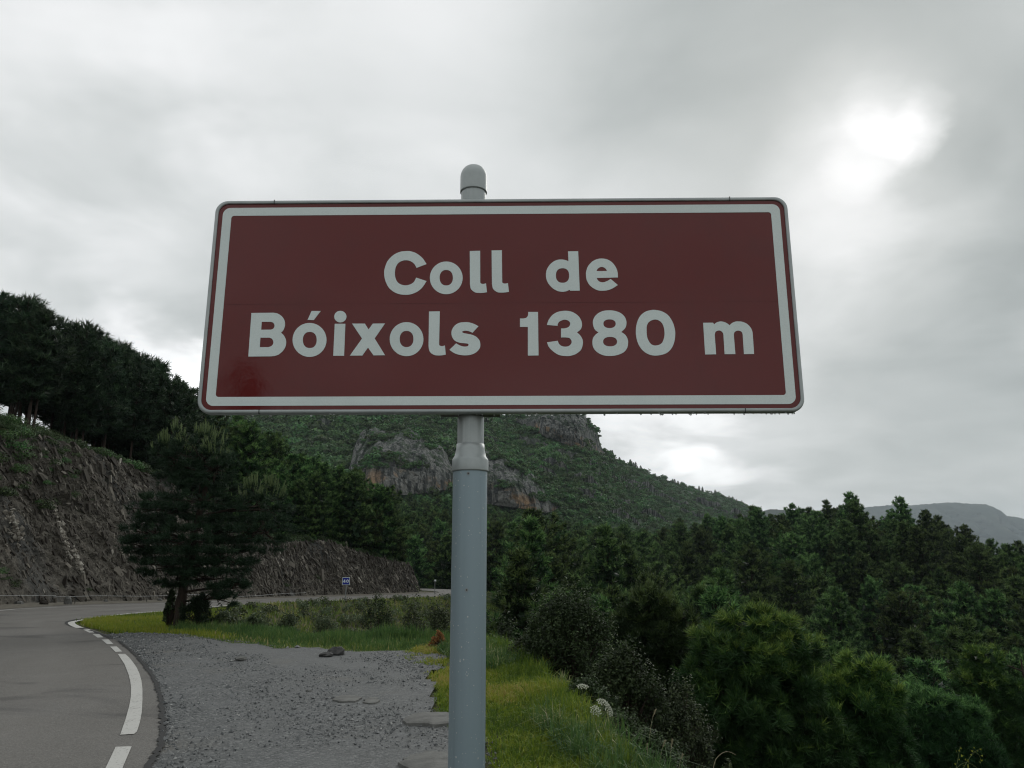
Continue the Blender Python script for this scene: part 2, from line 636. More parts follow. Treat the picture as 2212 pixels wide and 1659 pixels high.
m, gg, out = newmat('mountain_slope')
pos = position(gg)
n = gg.noise(pos, .035, 6, .65)
nf = gg.noise(pos, .35, 5, .65)
c = gg.ramp(nf, [(.3, (.018, .042, .016)), (.55, (.038, .072, .028)), (.75, (.075, .10, .048))])
band = gg.noise(gg.vmath('MULTIPLY', gg.vmath('ADD', pos, (0, 0, 0)), (.012, .02, .22)), 1.0, 5, .6, dist=.5)
c = gg.mix(gg.math('MULTIPLY', gg.smooth(gg.math('ADD', gg.math('MULTIPLY', band, .7), gg.math('MULTIPLY', n, .35)), .56, .64), .55), c, (.12, .125, .11))
principled(gg, out, c, .95, .1, normal=bump(gg, nf, .8, 1.2))
M['slope'] = m

m, gg, out = newmat('limestone_cliff')
pos = position(gg)
t = attr(gg)   # 0 at the foot, 1 at the top
nv = gg.noise(gg.vmath('MULTIPLY', pos, (.55, .3, .05)), 1.0, 5, .62)       # upright drip stains
nb = gg.noise(pos, .085, 4, .6)
nf = gg.noise(pos, .8, 5, .7)
c = gg.ramp(nf, [(.3, (.075, .080, .078)), (.5, (.155, .160, .152)), (.72, (.30, .295, .28))])
och = gg.math('MULTIPLY', gg.smooth(nb, .50, .60), gg.smooth(t, .55, .2))
c = gg.mix(gg.math('MULTIPLY', och, .8), c, (.36, .235, .135))
pale = gg.math('MULTIPLY', gg.smooth(t, .40, .12), gg.smooth(nb, .56, .44))
c = gg.mix(gg.math('MULTIPLY', pale, .5), c, (.30, .29, .265))
c = gg.mix(gg.math('MULTIPLY', gg.smooth(nv, .48, .57), .85), c, (.040, .045, .045))
moss = gg.math('MULTIPLY', gg.smooth(gg.noise(pos, .12, 6, .7), .48, .56), gg.smooth(t, .25, .7))
c = gg.mix(gg.math('MULTIPLY', moss, .85), c, (.030, .055, .026))
principled(gg, out, c, .92, .15, normal=bump(gg, gg.math('ADD', nv, nf), 1.0, 1.2))
M['cliff'] = m

m, gg, out = newmat('far_hillside')
n = gg.noise(position(gg), .006, 7, .65)
principled(gg, out, gg.ramp(n, [(.35, (.030, .042, .030)), (.6, (.055, .066, .048)), (.8, (.12, .12, .105))]), 1.0, .05)
M['far'] = m

# ------------------------------------------------------------------ the lie of the land
ZT = np.array([[-400, 0], [17, 0], [19, -.005], [22, -.04], [30, -.155], [35.5, -.30], [40, -.45], [44, -.595], [55, -.94],
               [72, -1.45], [92, -1.88], [110, -2.2], [150, -2.8], [300, -5]])


def zp(y):
    return np.interp(y, ZT[:, 0], ZT[:, 1])


def hit(u, v):
    """Where the line of sight through a photo point meets the road surface."""
    d = raydir(u, v)
    lo, hi = 2.0, 400.0
    f = lambda Y: CAMZ + d[2] * Y / d[1] - zp(Y)
    for _ in range(60):
        mid = .5 * (lo + hi)
        if f(mid) > 0:
            lo = mid
        else:
            hi = mid
    Y = .5 * (lo + hi)
    return np.array([d[0] * Y / d[1], Y, float(zp(Y))])


def resample(P, step):
    P = np.asarray(P, float)
    seg = np.linalg.norm(np.diff(P[:, :2], axis=0), axis=1)
    s = np.concatenate([[0], np.cumsum(seg)])
    n = max(2, int(s[-1] / step) + 1)
    q = np.linspace(0, s[-1], n)
    return np.stack([np.interp(q, s, P[:, i]) for i in range(P.shape[1])], -1)


def chaikin(P, it=2):
    P = np.asarray(P, float)
    for _ in range(it):
        a = P[:-1] * .75 + P[1:] * .25
        b = P[:-1] * .25 + P[1:] * .75
        P = np.concatenate([P[:1], np.stack([a, b], 1).reshape(-1, P.shape[1]), P[-1:]])
    return P


# asphalt edge, right side (the crack along the lay-by, then the verge of the curve)
RE = [(1.6, -30), (.2, -9), (-.9, 0)] + [tuple(hit(u, v)[:2]) for u, v in
      [(338, 1659), (352, 1575), (350, 1520), (330, 1462), (285, 1408), (250, 1382), (205, 1362), (160, 1352), (143, 1346.5), (152, 1341), (175, 1337.5), (240, 1330.5), (340, 1323.5),
       (440, 1315), (540, 1306), (650, 1301), (746, 1298), (860, 1293), (970, 1289.5)]] + [(-3.6, 88), (-4.6, 103), (-11, 118), (-24, 130)]
RE = chaikin(RE, 2)
LE = [(-6, -30), (-7.2, -10), (-9.5, 0), (-13.5, 10), (-17.5, 20), (-18.9, 25)] + [tuple(hit(u, v)[:2]) for u, v in
      [(0, 1317), (130, 1308), (350, 1301.5), (540, 1295), (746, 1288)]] + [(-11.2, 81), (-8.5, 89), (-9.2, 99), (-14, 110), (-27, 120)]
LE = chaikin(LE, 2)
# crest of the platform on the valley side
BE = [(8, -60), (5.2, -12), (3.4, -3), (2.4, 0)] + [tuple(hit(u, v)[:2]) for u, v in
      [(1365, 1659), (1300, 1590), (1215, 1497), (1140, 1428), (1060, 1392), (960, 1384), (840, 1379), (700, 1372), (560, 1366), (450, 1362)]]
BE += [(x + .9, y) for x, y in [tuple(hit(u, v)[:2]) for u, v in [(420, 1336), (440, 1318), (540, 1306), (650, 1301), (746, 1298), (860, 1293), (970, 1289.5)]]] + [(-2.6, 88), (-3.6, 104), (-10.5, 119.5), (-24, 131.5)]
BE = chaikin(np.array(BE), 1)


def seg_dist(px, py, P):
    """Distance to polyline, index position and signed side (positive = right of travel)."""
    best = np.full(px.shape, 1e9)
    par = np.zeros(px.shape)
    side = np.zeros(px.shape)
    for i in range(len(P) - 1):
        ax, ay = P[i][0], P[i][1]
        bx, by = P[i + 1][0], P[i + 1][1]
        dx, dy = bx - ax, by - ay
        L2 = dx * dx + dy * dy + 1e-9
        t = np.clip(((px - ax) * dx + (py - ay) * dy) / L2, 0, 1)
        ex, ey = px - ax - t * dx, py - ay - t * dy
        d = np.hypot(ex, ey)
        m = d < best - 1e-9
        best = np.where(m, d, best)
        par = np.where(m, i + t, par)
        side = np.where(m, np.sign(dy * (px - ax) - dx * (py - ay)), side)
    return best, par, side


# rock cutting: base line 1.3 m beyond the far road edge, crest from the photo
def offset_left(P, d):
    P = np.asarray(P, float)
    T = unit(np.gradient(P[:, :2], axis=0))
    return P[:, :2] + d * np.stack([-T[:, 1], T[:, 0]], -1)


CUTTOP = np.array([(-900, 850), (-400, 850), (0, 880), (150, 940), (300, 1005), (450, 1105), (574, 1180), (650, 1170), (700, 1166), (761, 1190), (886, 1222),
                   (904, 1238), (918, 1279), (930, 1284)])
LE_s = resample(LE, 1.0)
keep = LE_s[:, 1] < 96
CB = offset_left(LE_s, 2.1)
CBz = zp(CB[:, 1])
LEAN = .42
_H = np.full(len(CB), 6.0)
for _ in range(3):
    T = unit(np.gradient(CB, axis=0))
    top = CB + (LEAN * _H)[:, None] * np.stack([-T[:, 1], T[:, 0]], -1)
    uu = uv_of(np.concatenate([top, (CBz + _H)[:, None]], -1))[:, 0]
    uu = np.where(top[:, 1] < 12, -900, uu)
    vt = np.interp(uu, CUTTOP[:, 0], CUTTOP[:, 1])
    zz = at_y(np.maximum(uu, -900), vt, np.maximum(top[:, 1], 5))[:, 2]
    _H = np.clip(zz - CBz, 0.0, 8.5)
    _H = np.where(top[:, 1] < 14, 6.5, _H)
HC = np.convolve(np.pad(_H, 2, mode='edge'), np.ones(5) / 5, 'valid')
HC = np.where(CB[:, 1] > 100, 0, HC) * np.clip((CB[:, 1] + 6) / 8, 0, 1)


# canopy heights of the forest, seen from the pass: (u, v, distance) of the tree tops
CAN = np.array([
    (2300, 1640, 34), (2000, 1640, 34), (1700, 1640, 36), (1450, 1560, 36), (1200, 1420, 42), (1060, 1400, 44), (960, 1400, 50),
    (2300, 1420, 60), (2050, 1430, 58), (1800, 1420, 62), (1500, 1350, 70), (1250, 1290, 75), (1060, 1275, 80), (960, 1280, 90),
    (2300, 1300, 98), (2050, 1265, 100), (1800, 1240, 104), (1500, 1235, 120), (1250, 1200, 120), (1060, 1180, 120), (950, 1190, 120),
    (2300, 1235, 122), (2212, 1190, 130), (2100, 1150, 136), (2000, 1108, 142), (1900, 1092, 146), (1800, 1080, 150), (1720, 1084, 154), (1650, 1104, 162), (1580, 1128, 172), (1500, 1150, 190), (1300, 1150, 190), (1060, 1110, 190), (930, 1110, 190),
    (2300, 1265, 165), (2150, 1225, 175), (2000, 1165, 185), (1850, 1140, 190), (1720, 1130, 200), (2150, 1250, 240), (1850, 1190, 250), (1650, 1150, 240), (1580, 1140, 260), (1400, 1140, 280), (1200, 1125, 280), (1060, 1085, 290), (930, 1075, 290), (850, 1065, 300),
    (2300, 1300, 300), (2000, 1250, 320), (1750, 1215, 320), (1600, 1170, 360), (1400, 1145, 380), (1200, 1115, 380), (1000, 1075, 380), (800, 1060, 380),
    (2300, 1330, 500), (1900, 1310, 600), (1500, 1260, 700), (1100, 1150, 600), (700, 1100, 600), (700, 1075, 330), (600, 1065, 330)], float)
TREE_H = 11.0
CA = np.stack([(CAN[:, 0] - 1106) / 1662 * 2.2, np.log(CAN[:, 2]) * 1.3], -1)
_p = at_y(CAN[:, 0], CAN[:, 1], CAN[:, 2])
CE = (_p[:, 2] - CAMZ) / CAN[:, 2]


def _tps(r2):
    return r2 * np.log(np.maximum(r2, 1e-12)) * .5


_n = len(CA)
_K = _tps(((CA[:, None] - CA[None]) ** 2).sum(-1)) + np.eye(_n) * .02
_P = np.concatenate([np.ones((_n, 1)), CA], 1)
_A = np.block([[_K, _P], [_P.T, np.zeros((3, 3))]])
_w = np.linalg.solve(_A, np.concatenate([CE, np.zeros(3)]))


def floor_z(x, y):
    """Ground of the wooded valley."""
    yy = np.maximum(y, 22.0)
    a = np.clip(x / yy / CP, -.9, 1.1) * 2.2
    b = np.log(np.minimum(yy, 650)) * 1.3
    Q = np.stack([a, b], -1).reshape(-1, 2)
    out = np.empty(len(Q))
    for s in range(0, len(Q), 20000):
        q = Q[s:s + 20000]
        k = _tps(((q[:, None] - CA[None]) ** 2).sum(-1))
        out[s:s + 20000] = k @ _w[:_n] + _w[_n] + q @ _w[_n + 1:]
    e = out.reshape(np.shape(x))
    z = CAMZ + e * yy - TREE_H
    return np.clip(z - np.interp(yy, [120, 250], [0, 3.5]) * np.clip((.24 - x / yy) / .06, 0, 1), -45, 70)


def ground_z(x, y):
    x = np.asarray(x, float)
    y = np.asarray(y, float)
    z0 = zp(y)
    dB, pB, sB = seg_dist(x, y, BE)
    dL, pL, sL = seg_dist(x, y, CB)
    right = sB > 0
    left = (sL < 0)
    # valley side
    zb = zp(np.interp(pB, np.arange(len(BE)), BE[:, 1]))
    near_ = np.clip((24 - y) / 8, 0, 1)
    drop = (.62 + .5 * near_) * np.maximum(dB - .2, 0) + .12 * np.maximum(dB - 2, 0) - (.2 + .5 * near_) * np.maximum(dB - 5, 0) - .1 * np.maximum(dB - 14, 0)
    zr = zb - drop + .10 * fbm(xy0(x, y, .9), 3, 5) * np.clip(dB, 0, 1)
    fl = floor_z(x, y)
    k = 2.5
    mxz = np.maximum(zr, fl) + np.exp(-np.abs(zr - fl) / k) * .6
    zr = np.where(dB > 9, mxz, np.where(dB > 4, zr + (mxz - zr) * (dB - 4) / 5, zr))
    # uphill side
    hc = np.interp(pL, np.arange(len(HC)), HC)
    yl = np.interp(pL, np.arange(len(CB)), CB[:, 1])
    back = dL - LEAN * hc
    # steep face hidden just behind the rock sheet, then the wooded slope
    face = np.where(back < 0.35, -0.6 + 0 * back, hc)
    face = np.where((back >= -.6) & (back < .35), -.6 + (hc + .6) * (back + .6) / .95, face)
    sl = np.interp(yl, [10, 45, 60, 75, 100], [.26, .24, .14, .08, .0])
    reach = np.interp(yl, [10, 45, 60, 100], [14, 14, 14, 10])
    up = sl * np.minimum(np.maximum(back, 0), reach) - .22 * np.maximum(back - reach - 3, 0)
    zl = zp(yl) + face + up + .35 * fbm(xy0(x, y, .3), 3, 9) * np.clip(back, 0, 2)
    zl = np.maximum(zl, zp(yl) - 30)
    fade = np.clip((yl - 88) / 12, 0, 1)
    zl = zl * (1 - fade) + np.minimum(fl, zp(yl) + 3) * fade
    z = np.where(left, zl, z0)
    z = np.where(right & ~left, zr, z)
    far = np.clip((y - 130) / 40, 0, 1)
    z = z * (1 - far) + np.where(x < -60, np.minimum(fl, 6), fl) * far
    return z


def spaced(lo, hi, c0, c1, d0, growth):
    """Coordinates with fine spacing between c0 and c1, growing outside."""
    a = list(np.arange(c0, c1 + 1e-6, d0))
    s, v = d0, c1
    while v < hi:
        s *= growth
        v += s
        a.append(min(v, hi))
    s, v = d0, c0
    while v > lo:
        s *= growth
        v -= s
        a.insert(0, max(v, lo))
    return np.array(a)


gx = spaced(-5000, 6200, -34, 26, .45, 1.07)
gy = spaced(-450, 9300, -4, 112, .5, 1.06)
GX, GY = np.meshgrid(gx, gy)
GZ = ground_z(GX, GY)
# sink the sheet under the road and the lay-by
dR, _, sR = seg_dist(GX, GY, RE)
dLE, _, sLE = seg_dist(GX, GY, LE)
onroad = (sR < 0) & (sLE > 0)
GZ = GZ - np.where(onroad, .06 + .12 * np.clip(dR, 0, 1) * np.clip(dLE, 0, 1), .035)
V = np.stack([GX, GY, GZ], -1).reshape(-1, 3)
ground = link('ground', mesh('ground', V, grid_faces(len(gx), len(gy)), [M['ground']], True))
tag(ground, kind='structure')

# ------------------------------------------------------------------ road
nS = 260


def by_arc(P, n):
    return resample(P, 1e-9) if False else np.stack([np.interp(np.linspace(0, 1, n), np.concatenate([[0], np.cumsum(np.linalg.norm(np.diff(P, axis=0), axis=1))]) / np.linalg.norm(np.diff(P, axis=0), axis=1).sum(), P[:, i]) for i in range(2)], -1)


A_, B_ = by_arc(LE, nS), by_arc(RE, nS)
nw = 51
tw = np.linspace(0, 1, nw)
RX = A_[:, None, 0] * (1 - tw) + B_[:, None, 0] * tw
RY = A_[:, None, 1] * (1 - tw) + B_[:, None, 1] * tw
V = np.stack([RX, RY, zp(RY) + .012], -1).reshape(-1, 3)
wear_ = np.interp(tw, [0, .10, .16, .22, .30, .38, .44, .5, .56, .62, .70, .78, .84, .90, 1], [0, .1, .9, .1, .1, .9, .1, 0, .1, .9, .1, .1, .9, .1, 0])[None] + 0 * RX
road = link('road', mesh('road', V, grid_faces(nw, nS), [M['asphalt']], True, wear_.ravel()))
tag(road, kind='structure')


def px3(x, y):
    """Photo point given in 3200 px pixels -> 2212 px."""
    return x / 1.446655, y / 1.446655


def zoom(pts, x0, y0, s):
    return [px3(x0 + x / s, y0 + y / s) for x, y in pts]


def flat_poly(name, pts, mat, parent, dz, ext=None):
    P = np.array([hit(u, v) for u, v in pts])
    P[:, 2] += dz
    tri = tessellate_polygon([[Vector(p) for p in P]])
    return link(name, mesh(name, P, np.array(tri), [mat]), parent)


zr = lambda pts: zoom(pts, 0, 1780, 2.676)
DZ = .018
flat_poly('line_dash', zr([(965, 1500), (1100, 1495), (1030, 1659), (1000, 1740), (850, 1740), (890, 1659)]), M['paint'], road, DZ)
flat_poly('line_dash', zr([(1003, 1398), (1050, 1260), (1080, 1150), (1092, 1080), (1095, 1000), (1088, 945), (1075, 890), (1040, 800), (985, 715), (1045, 713),
                           (1085, 750), (1115, 790), (1145, 835), (1165, 880), (1182, 940), (1190, 1010), (1190, 1100), (1185, 1200), (1170, 1285), (1150, 1350), (1143, 1370), (1120, 1390)]), M['paint'], road, DZ)
for q in ([(920, 652), (975, 650), (1022, 693), (965, 697)], [(848, 592), (905, 590), (948, 630), (895, 632)],
          [(772, 545), (828, 545), (866, 574), (815, 576)], [(694, 508), (745, 505), (788, 532), (745, 534)]):
    flat_poly('line_dash', zr(q), M['paint'], road, DZ)


def ribbon(name, P, w, mat, parent, dz):
    P = np.asarray(P, float)
    T = unit(np.gradient(P[:, :2], axis=0))
    Nn = np.stack([-T[:, 1], T[:, 0]], -1)
    a, b = P[:, :2] + Nn * w / 2, P[:, :2] - Nn * w / 2
    V = np.concatenate([np.concatenate([a, (zp(a[:, 1]) + dz)[:, None]], 1), np.concatenate([b, (zp(b[:, 1]) + dz)[:, None]], 1)])
    n = len(P)
    i = np.arange(n - 1)
    F = np.stack([i, i + 1, n + i + 1, n + i], -1)
    return link(name, mesh(name, V, F, [mat]), parent)


pl = [hit(u, v)[:2] for u, v in zr([(668, 493), (640, 482), (608, 466), (592, 451), (604, 442), (640, 434), (700, 422), (765, 411), (860, 397), (950, 386), (1100, 369), (1250, 358), (1370, 350)])]
pl += [tuple(p) for p in (hit(u, v)[:2] for u, v in [(440, 1313.5), (540, 1305), (650, 1300), (746, 1297), (860, 1292.3), (970, 1288.8)])]
ribbon('edge_line', resample(chaikin(np.array(pl), 2), .3), .17, M['paint'], road, DZ)
pl = [(-12.3, 10), (-16.3, 20)] + [tuple(hit(u, v)[:2]) for u, v in zr([(0, 343), (300, 327), (500, 316), (720, 308), (1000, 299), (1370, 287)])]
pl += [tuple(hit(u, v)[:2]) for u, v in [(560, 1294.5), (650, 1291.5), (746, 1288.5)]]
ribbon('edge_line', resample(chaikin(np.array(pl), 2), .5), .15, M['paint'], road, DZ)
# the tarred crack between the road and the lay-by, and the seam round the bend
rng = np.random.default_rng(3)
pl = [hit(u, v)[:2] for u, v in [(336, 1659), (352, 1570), (350, 1520), (331, 1462), (287, 1410), (255, 1386)]]
pl = resample(chaikin(np.array([(-1.2, 0)] + pl), 2), .06)
pl = pl + rng.normal(0, .012, pl.shape)
ribbon('seam', pl, .055, M['tar'], road, .021)
pl = [hit(u, v)[:2] for u, v in [(240, 1381), (205, 1366), (170, 1357.5), (150, 1352.5), (142, 1347), (150, 1342), (165, 1339)]]
ribbon('seam', resample(chaikin(np.array(pl), 2), .15), .10, M['tar'], road, .0165)

# pale gravel strip at the foot of the cutting
Cs = resample(LE, 1.0)
a = offset_left(Cs, -.05)
b = offset_left(Cs, 2.0)
tt = np.linspace(0, 1, 5)
VX = a[:, None, :] * (1 - tt[None, :, None]) + b[:, None, :] * tt[None, :, None]
V = np.concatenate([VX, (zp(VX[..., 1]) + .02 + .10 * tt ** 2 + .05 * fbm(xy0(VX[..., 0], VX[..., 1], 2.5), 3, 3) * tt)[..., None]], -1).reshape(-1, 3)
ok = Cs[:, 1] < 93
nn = int(ok.sum())
V = V.reshape(len(Cs), 5, 3)[:nn].reshape(-1, 3)
verge = link('verge', mesh('verge', V, grid_faces(5, nn), [M['verge']], True))
tag(verge, kind='structure')

# ------------------------------------------------------------------ lay-by of compacted gravel
GP = [(-1.2, -3), (-1.2, 0)] + [tuple(hit(u, v)[:2]) for u, v in [(336, 1659), (352, 1570), (350, 1520), (331, 1462), (287, 1410), (240, 1379), (222, 1371),
      (300, 1369), (400, 1372), (500, 1386), (620, 1397), (720, 1405), (860, 1411), (985, 1418), (975, 1445), (945, 1452), (930, 1470), (940, 1530), (960, 1560), (1010, 1590), (1068, 1600), (1080, 1659)]] + [(.15, 4), (.3, 2), (.3, -3)]
GP = np.array(GP)


def inside(px, py, P):
    c = np.zeros(px.shape, bool)
    n = len(P)
    for i in range(n):
        x1, y1 = P[i]
        x2, y2 = P[(i + 1) % n]
        cond = (y1 > py) != (y2 > py)
        xx = (x2 - x1) * (py - y1) / (y2 - y1 + 1e-12) + x1
        c ^= cond & (px < xx)
    return c


sx = np.arange(-11.5, 1.5, .10)
sy = np.arange(-3, 21, .10)
SX, SY = np.meshgrid(sx, sy)
wob = .22 * fbm(xy0(SX, SY, 1.1), 3, 21)
# straight on the asphalt side, ragged towards the grass
dRR, _, sRR = seg_dist(SX, SY, RE)
inn = (inside(SX + wob * np.clip(dRR, 0, 1), SY + wob * np.clip(dRR, 0, 1), GP) | ((dRR < .4) & (SY < 17.3))) & ((sRR > 0) | (dRR < .4))
SZ = .004 + .035 * (fbm(xy0(SX, SY, .45), 3, 31)) * np.clip(dRR - .2, 0, 1) + .010 * fbm(xy0(SX, SY, 3.0), 3, 32) + zp(SY)
SZ += .02
edge_ = np.clip(dRR / .35, 0, 1) * (sRR > 0)
SZ = (zp(SY) + .002) * (1 - edge_) + SZ * edge_
V = np.stack([SX, SY, SZ], -1).reshape(-1, 3)
F = grid_faces(len(sx), len(sy))
kf = inn.ravel()[F].all(1)
F = F[kf]
used = np.unique(F)
remap = np.full(len(V), -1)
remap[used] = np.arange(len(used))


TRACKS = [chaikin(np.array([hit(u, v)[:2] for u, v in q_]), 3) for q_ in (
    [(470, 1659), (560, 1560), (640, 1480), (640, 1430), (540, 1400), (400, 1380), (290, 1375)], [(700, 1659), (760, 1580), (790, 1500), (770, 1450), (680, 1418), (560, 1398), (420, 1384)],
    [(880, 1659), (890, 1580), (880, 1500), (830, 1445), (740, 1420)])]


def track_mask(x, y):
    m_ = 0
    for t_ in TRACKS:
        m_ = np.maximum(m_, np.exp(-(seg_dist(x, y, t_)[0] / .30) ** 2))
    return m_ * np.clip(.65 + .8 * fbm(xy0(x, y, 1.3), 3, 57), 0, 1)


def gravel_h(x, y):
    e_ = np.clip(seg_dist(x, y, RE)[0] / .35, 0, 1)
    return .024 * e_ + e_ * .035 * fbm(xy0(x, y, .45), 3, 31) + .010 * fbm(xy0(x, y, 3.0), 3, 32) + zp(y)


def rocks(n, rng, pos, size, flat=.6, tint=None):
    """n little angular stones (8 triangles each)."""
    O = np.array([[1, 0, 0], [-1, 0, 0], [0, 1, 0], [0, -1, 0], [0, 0, 1], [0, 0, -1]], float)
    Fo = np.array([[0, 2, 4], [2, 1, 4], [1, 3, 4], [3, 0, 4], [2, 0, 5], [1, 2, 5], [3, 1, 5], [0, 3, 5]])
    V = O[None] * (1 + rng.uniform(-.35, .35, (n, 6, 1))) + rng.uniform(-.28, .28, (n, 6, 3))
    V *= np.array([1, .75, flat])
    a = rng.uniform(0, 2 * np.pi, n)
    c, s = np.cos(a)[:, None], np.sin(a)[:, None]
    X = V[..., 0] * c - V[..., 1] * s
    Y = V[..., 0] * s + V[..., 1] * c
    V = np.stack([X, Y, V[..., 2]], -1) * np.asarray(size).reshape(-1, 1, 1) + pos[:, None]
    F = (Fo[None] + (np.arange(n) * 6)[:, None, None]).reshape(-1, 3)
    t = np.repeat(rng.uniform(0, 1, n) if tint is None else tint, 6)
    return V.reshape(-1, 3), F, t


V[:, 2] -= .012 * track_mask(V[:, 0], V[:, 1])
layby = link('gravel_ground', mesh('gravel_ground', V[used], remap[F], [M['gravel']], True, track_mask(V[used, 0], V[used, 1])))
tag(layby, kind='structure')

rng = np.random.default_rng(11)
N = 150000
x = rng.uniform(-12.5, 1.2, N)
y = 4.5 + 15 * rng.uniform(0, 1, N) ** 1.25
d_, _, s_ = seg_dist(x, y, RE)
dens = .42 + 1.3 * fbm(xy0(x, y, .6), 4, 77)
trk_ = track_mask(x, y)
dens = dens - .38 * trk_
ok = inside(x, y, GP) & (s_ > 0) & (rng.uniform(0, 1, N) < dens + .9 * np.exp(-d_ / .25))
x, y = x[ok][:52000], y[ok][:52000]
d_ = d_[ok][:52000]
sz = np.minimum(.0060 * np.exp(rng.normal(0, .5, len(x))) * (1 + .5 * np.exp(-d_ / .15)), .035) * (.75 + y / 22)
tn = np.clip(rng.beta(2.0, 1.7, len(x)) + (rng.uniform(0, 1, len(x)) > .985) * .6, 0, 1)
tn = np.where(rng.uniform(0, 1, len(x)) < .6 * np.exp(-d_ / .2), tn * .35, tn)
Vr, Fr, Tr = rocks(len(x), rng, np.stack([x, y, gravel_h(x, y) + sz * .25], -1), sz, .7, tn)
gs = link('gravel', mesh('gravel', Vr, Fr, [M['stone']], False, Tr))
tag(gs, 'loose grey stones scattered over the lay-by', kind='stuff')


def slab(name, pts, mat, label, cat, hgt, seed):
    """A flat half-buried rock drawn by its outline."""
    P = np.array([hit(u, v) for u, v in pts])[:, :2]
    rg = np.random.default_rng(seed)
    P = resample(np.concatenate([P, P[:1]]), .06)[:-1]
    c = P.mean(0)
    P = c + (P - c) * (1 + .22 * fbm(np.concatenate([P * 3.1, 0 * P[:, :1]], 1), 4, seed + 40))[:, None]
    P = P + rg.normal(0, .012, P.shape)
    rings = []
    for k, (s, hz) in enumerate([(1.0, -.03), (.97, hgt * .6), (.86, hgt), (.6, hgt * 1.15), (.3, hgt * 1.2)]):
        q = c + (P - c) * s
        z = gravel_h(q[:, 0], q[:, 1]) * 0 + .02 + hz + hgt * .35 * fbm(xy0(q[:, 0], q[:, 1], 5), 3, seed) * (k > 0)
        rings.append(np.concatenate([q, z[:, None]], 1))
    n = len(P)
    V = np.concatenate(rings + [np.array([[c[0], c[1], .02 + hgt * 1.2]])])
    i = np.arange(n)
    j = (i + 1) % n
    Fq = np.concatenate([np.stack([k * n + i, k * n + j, (k + 1) * n + j, (k + 1) * n + i], -1) for k in range(4)])
    Ft = np.stack([4 * n + i, 4 * n + j, np.full(n, 5 * n)], -1)
    V0 = np.array([c[0], c[1], 0])
    o = link(name, mesh(name, V - V0, [Fq, Ft], [mat], False), None, tuple(V0))
    return tag(o, label, cat)


zs = lambda pts: zoom(pts, 600, 1800, 2.458)
slab('flat_rock', zs([(1075, 965), (1110, 940), (1200, 930), (1280, 940), (1300, 960), (1240, 980), (1150, 985)]), M['slab'], 'thin grey slab of rock showing through the middle of the gravel', 'rock', .012, 1)
slab('flat_rock', zs([(1310, 965), (1350, 945), (1420, 950), (1445, 970), (1390, 995), (1330, 990)]), M['slab'], 'smaller slab of rock beside the thin grey slab in the gravel', 'rock', .012, 2)
slab('flat_rock', zs([(1620, 1155), (1640, 1105), (1720, 1078), (1900, 1075), (2060, 1090), (2060, 1150), (1900, 1165), (1760, 1162)]), M['slab'], 'pale flat rock behind the sign pole, next to the grass tufts', 'rock', .024, 3)
slab('flat_rock', zs([(1600, 1460), (1680, 1400), (1800, 1370), (1990, 1365), (2090, 1390), (2090, 1520), (1900, 1540), (1640, 1520)]), M['slab'], 'pale flat rock at the foot of the sign pole', 'rock', .018, 4)


def stone(u, v, w, hgt, mat, label, seed):
    p = hit(u, v)
    rg = np.random.default_rng(seed)
    a = np.linspace(0, 2 * np.pi, 9, endpoint=False)
    rows = []
    for (s, z) in ((.8, -.3), (1, .15), (.92, .6), (.55, .95)):
        r = s * (1 + rg.uniform(-.34, .34, 9))
        rows.append(np.stack([np.cos(a) * r * w / 2, np.sin(a) * r * w / 2 * .7, z * hgt + rg.uniform(-.1, .1, 9) * hgt], -1))
    V = np.concatenate(rows + [np.array([[0, 0, hgt]])])
    i = np.arange(9)
    j = (i + 1) % 9
    Fq = np.concatenate([np.stack([k * 9 + i, k * 9 + j, (k + 1) * 9 + j, (k + 1) * 9 + i], -1) for k in range(3)])
    Ft = np.stack([27 + i, 27 + j, np.full(9, 36)], -1)
    o = link('stone', mesh('stone', V, [Fq, Ft], [mat]), None, (p[0], p[1], p[2] + .02))
    return tag(o, label, 'stone')


u, v = zs([(1118, 612)])[0]
stone(u, v, .30, .13, M['slate'], 'larger of two dark stones at the grassy edge of the gravel', 1)
u, v = zs([(1034, 626)])[0]
stone(u, v, .24, .07, M['slate'], 'smaller, flatter of two dark stones at the grassy edge of the gravel', 2)
u, v = zs([(372, 652)])[0]
stone(u, v, .20, .05, M['slab'], 'pale stone on the gravel in front of the roadside pine', 3)
u, v = zs([(900, 905)])[0]
stone(u, v, .09, .03, M['slab'], 'small white pebble in the middle of the gravel', 4)

# ------------------------------------------------------------------ the sign
Y0 = 2.47
SCX, SCZ, SW, SH = -.042, 2.454, 1.993, .760
Rm = Matrix.Rotation(R(-.85), 3, 'Z') @ Matrix.Rotation(R(-.02), 3, 'Y')
Rn = np.array(Rm)
SO = np.array([SCX, Y0, SCZ])


def on_sign(u, v):
    """Photo point -> metres on the sign's face (x right, z up)."""
    d = raydir(u, v)
    nrm = Rn[:, 1]
    o = np.array([0, 0, CAMZ])
    t = ((SO - o) @ nrm) / (d @ nrm)
    q = (o + d * t - SO) @ Rn
    return np.array([q[0], q[2]])


PX, PY = -.139, Y0 + .085
root = empty('road_sign', (PX, PY, 0), 'large brown place-name sign reading Coll de Bóixols 1380 m on a grey pole', 'road sign')
RL = np.array([PX, PY, 0])


def sign_local(P2, y):
    """(x,z) on face + depth y -> root-local coordinates."""
    P2 = np.asarray(P2, float)
    q = np.stack([P2[:, 0], np.full(len(P2), y) if np.isscalar(y) else y, P2[:, 1]], -1)
    return q @ Rn.T + SO - RL


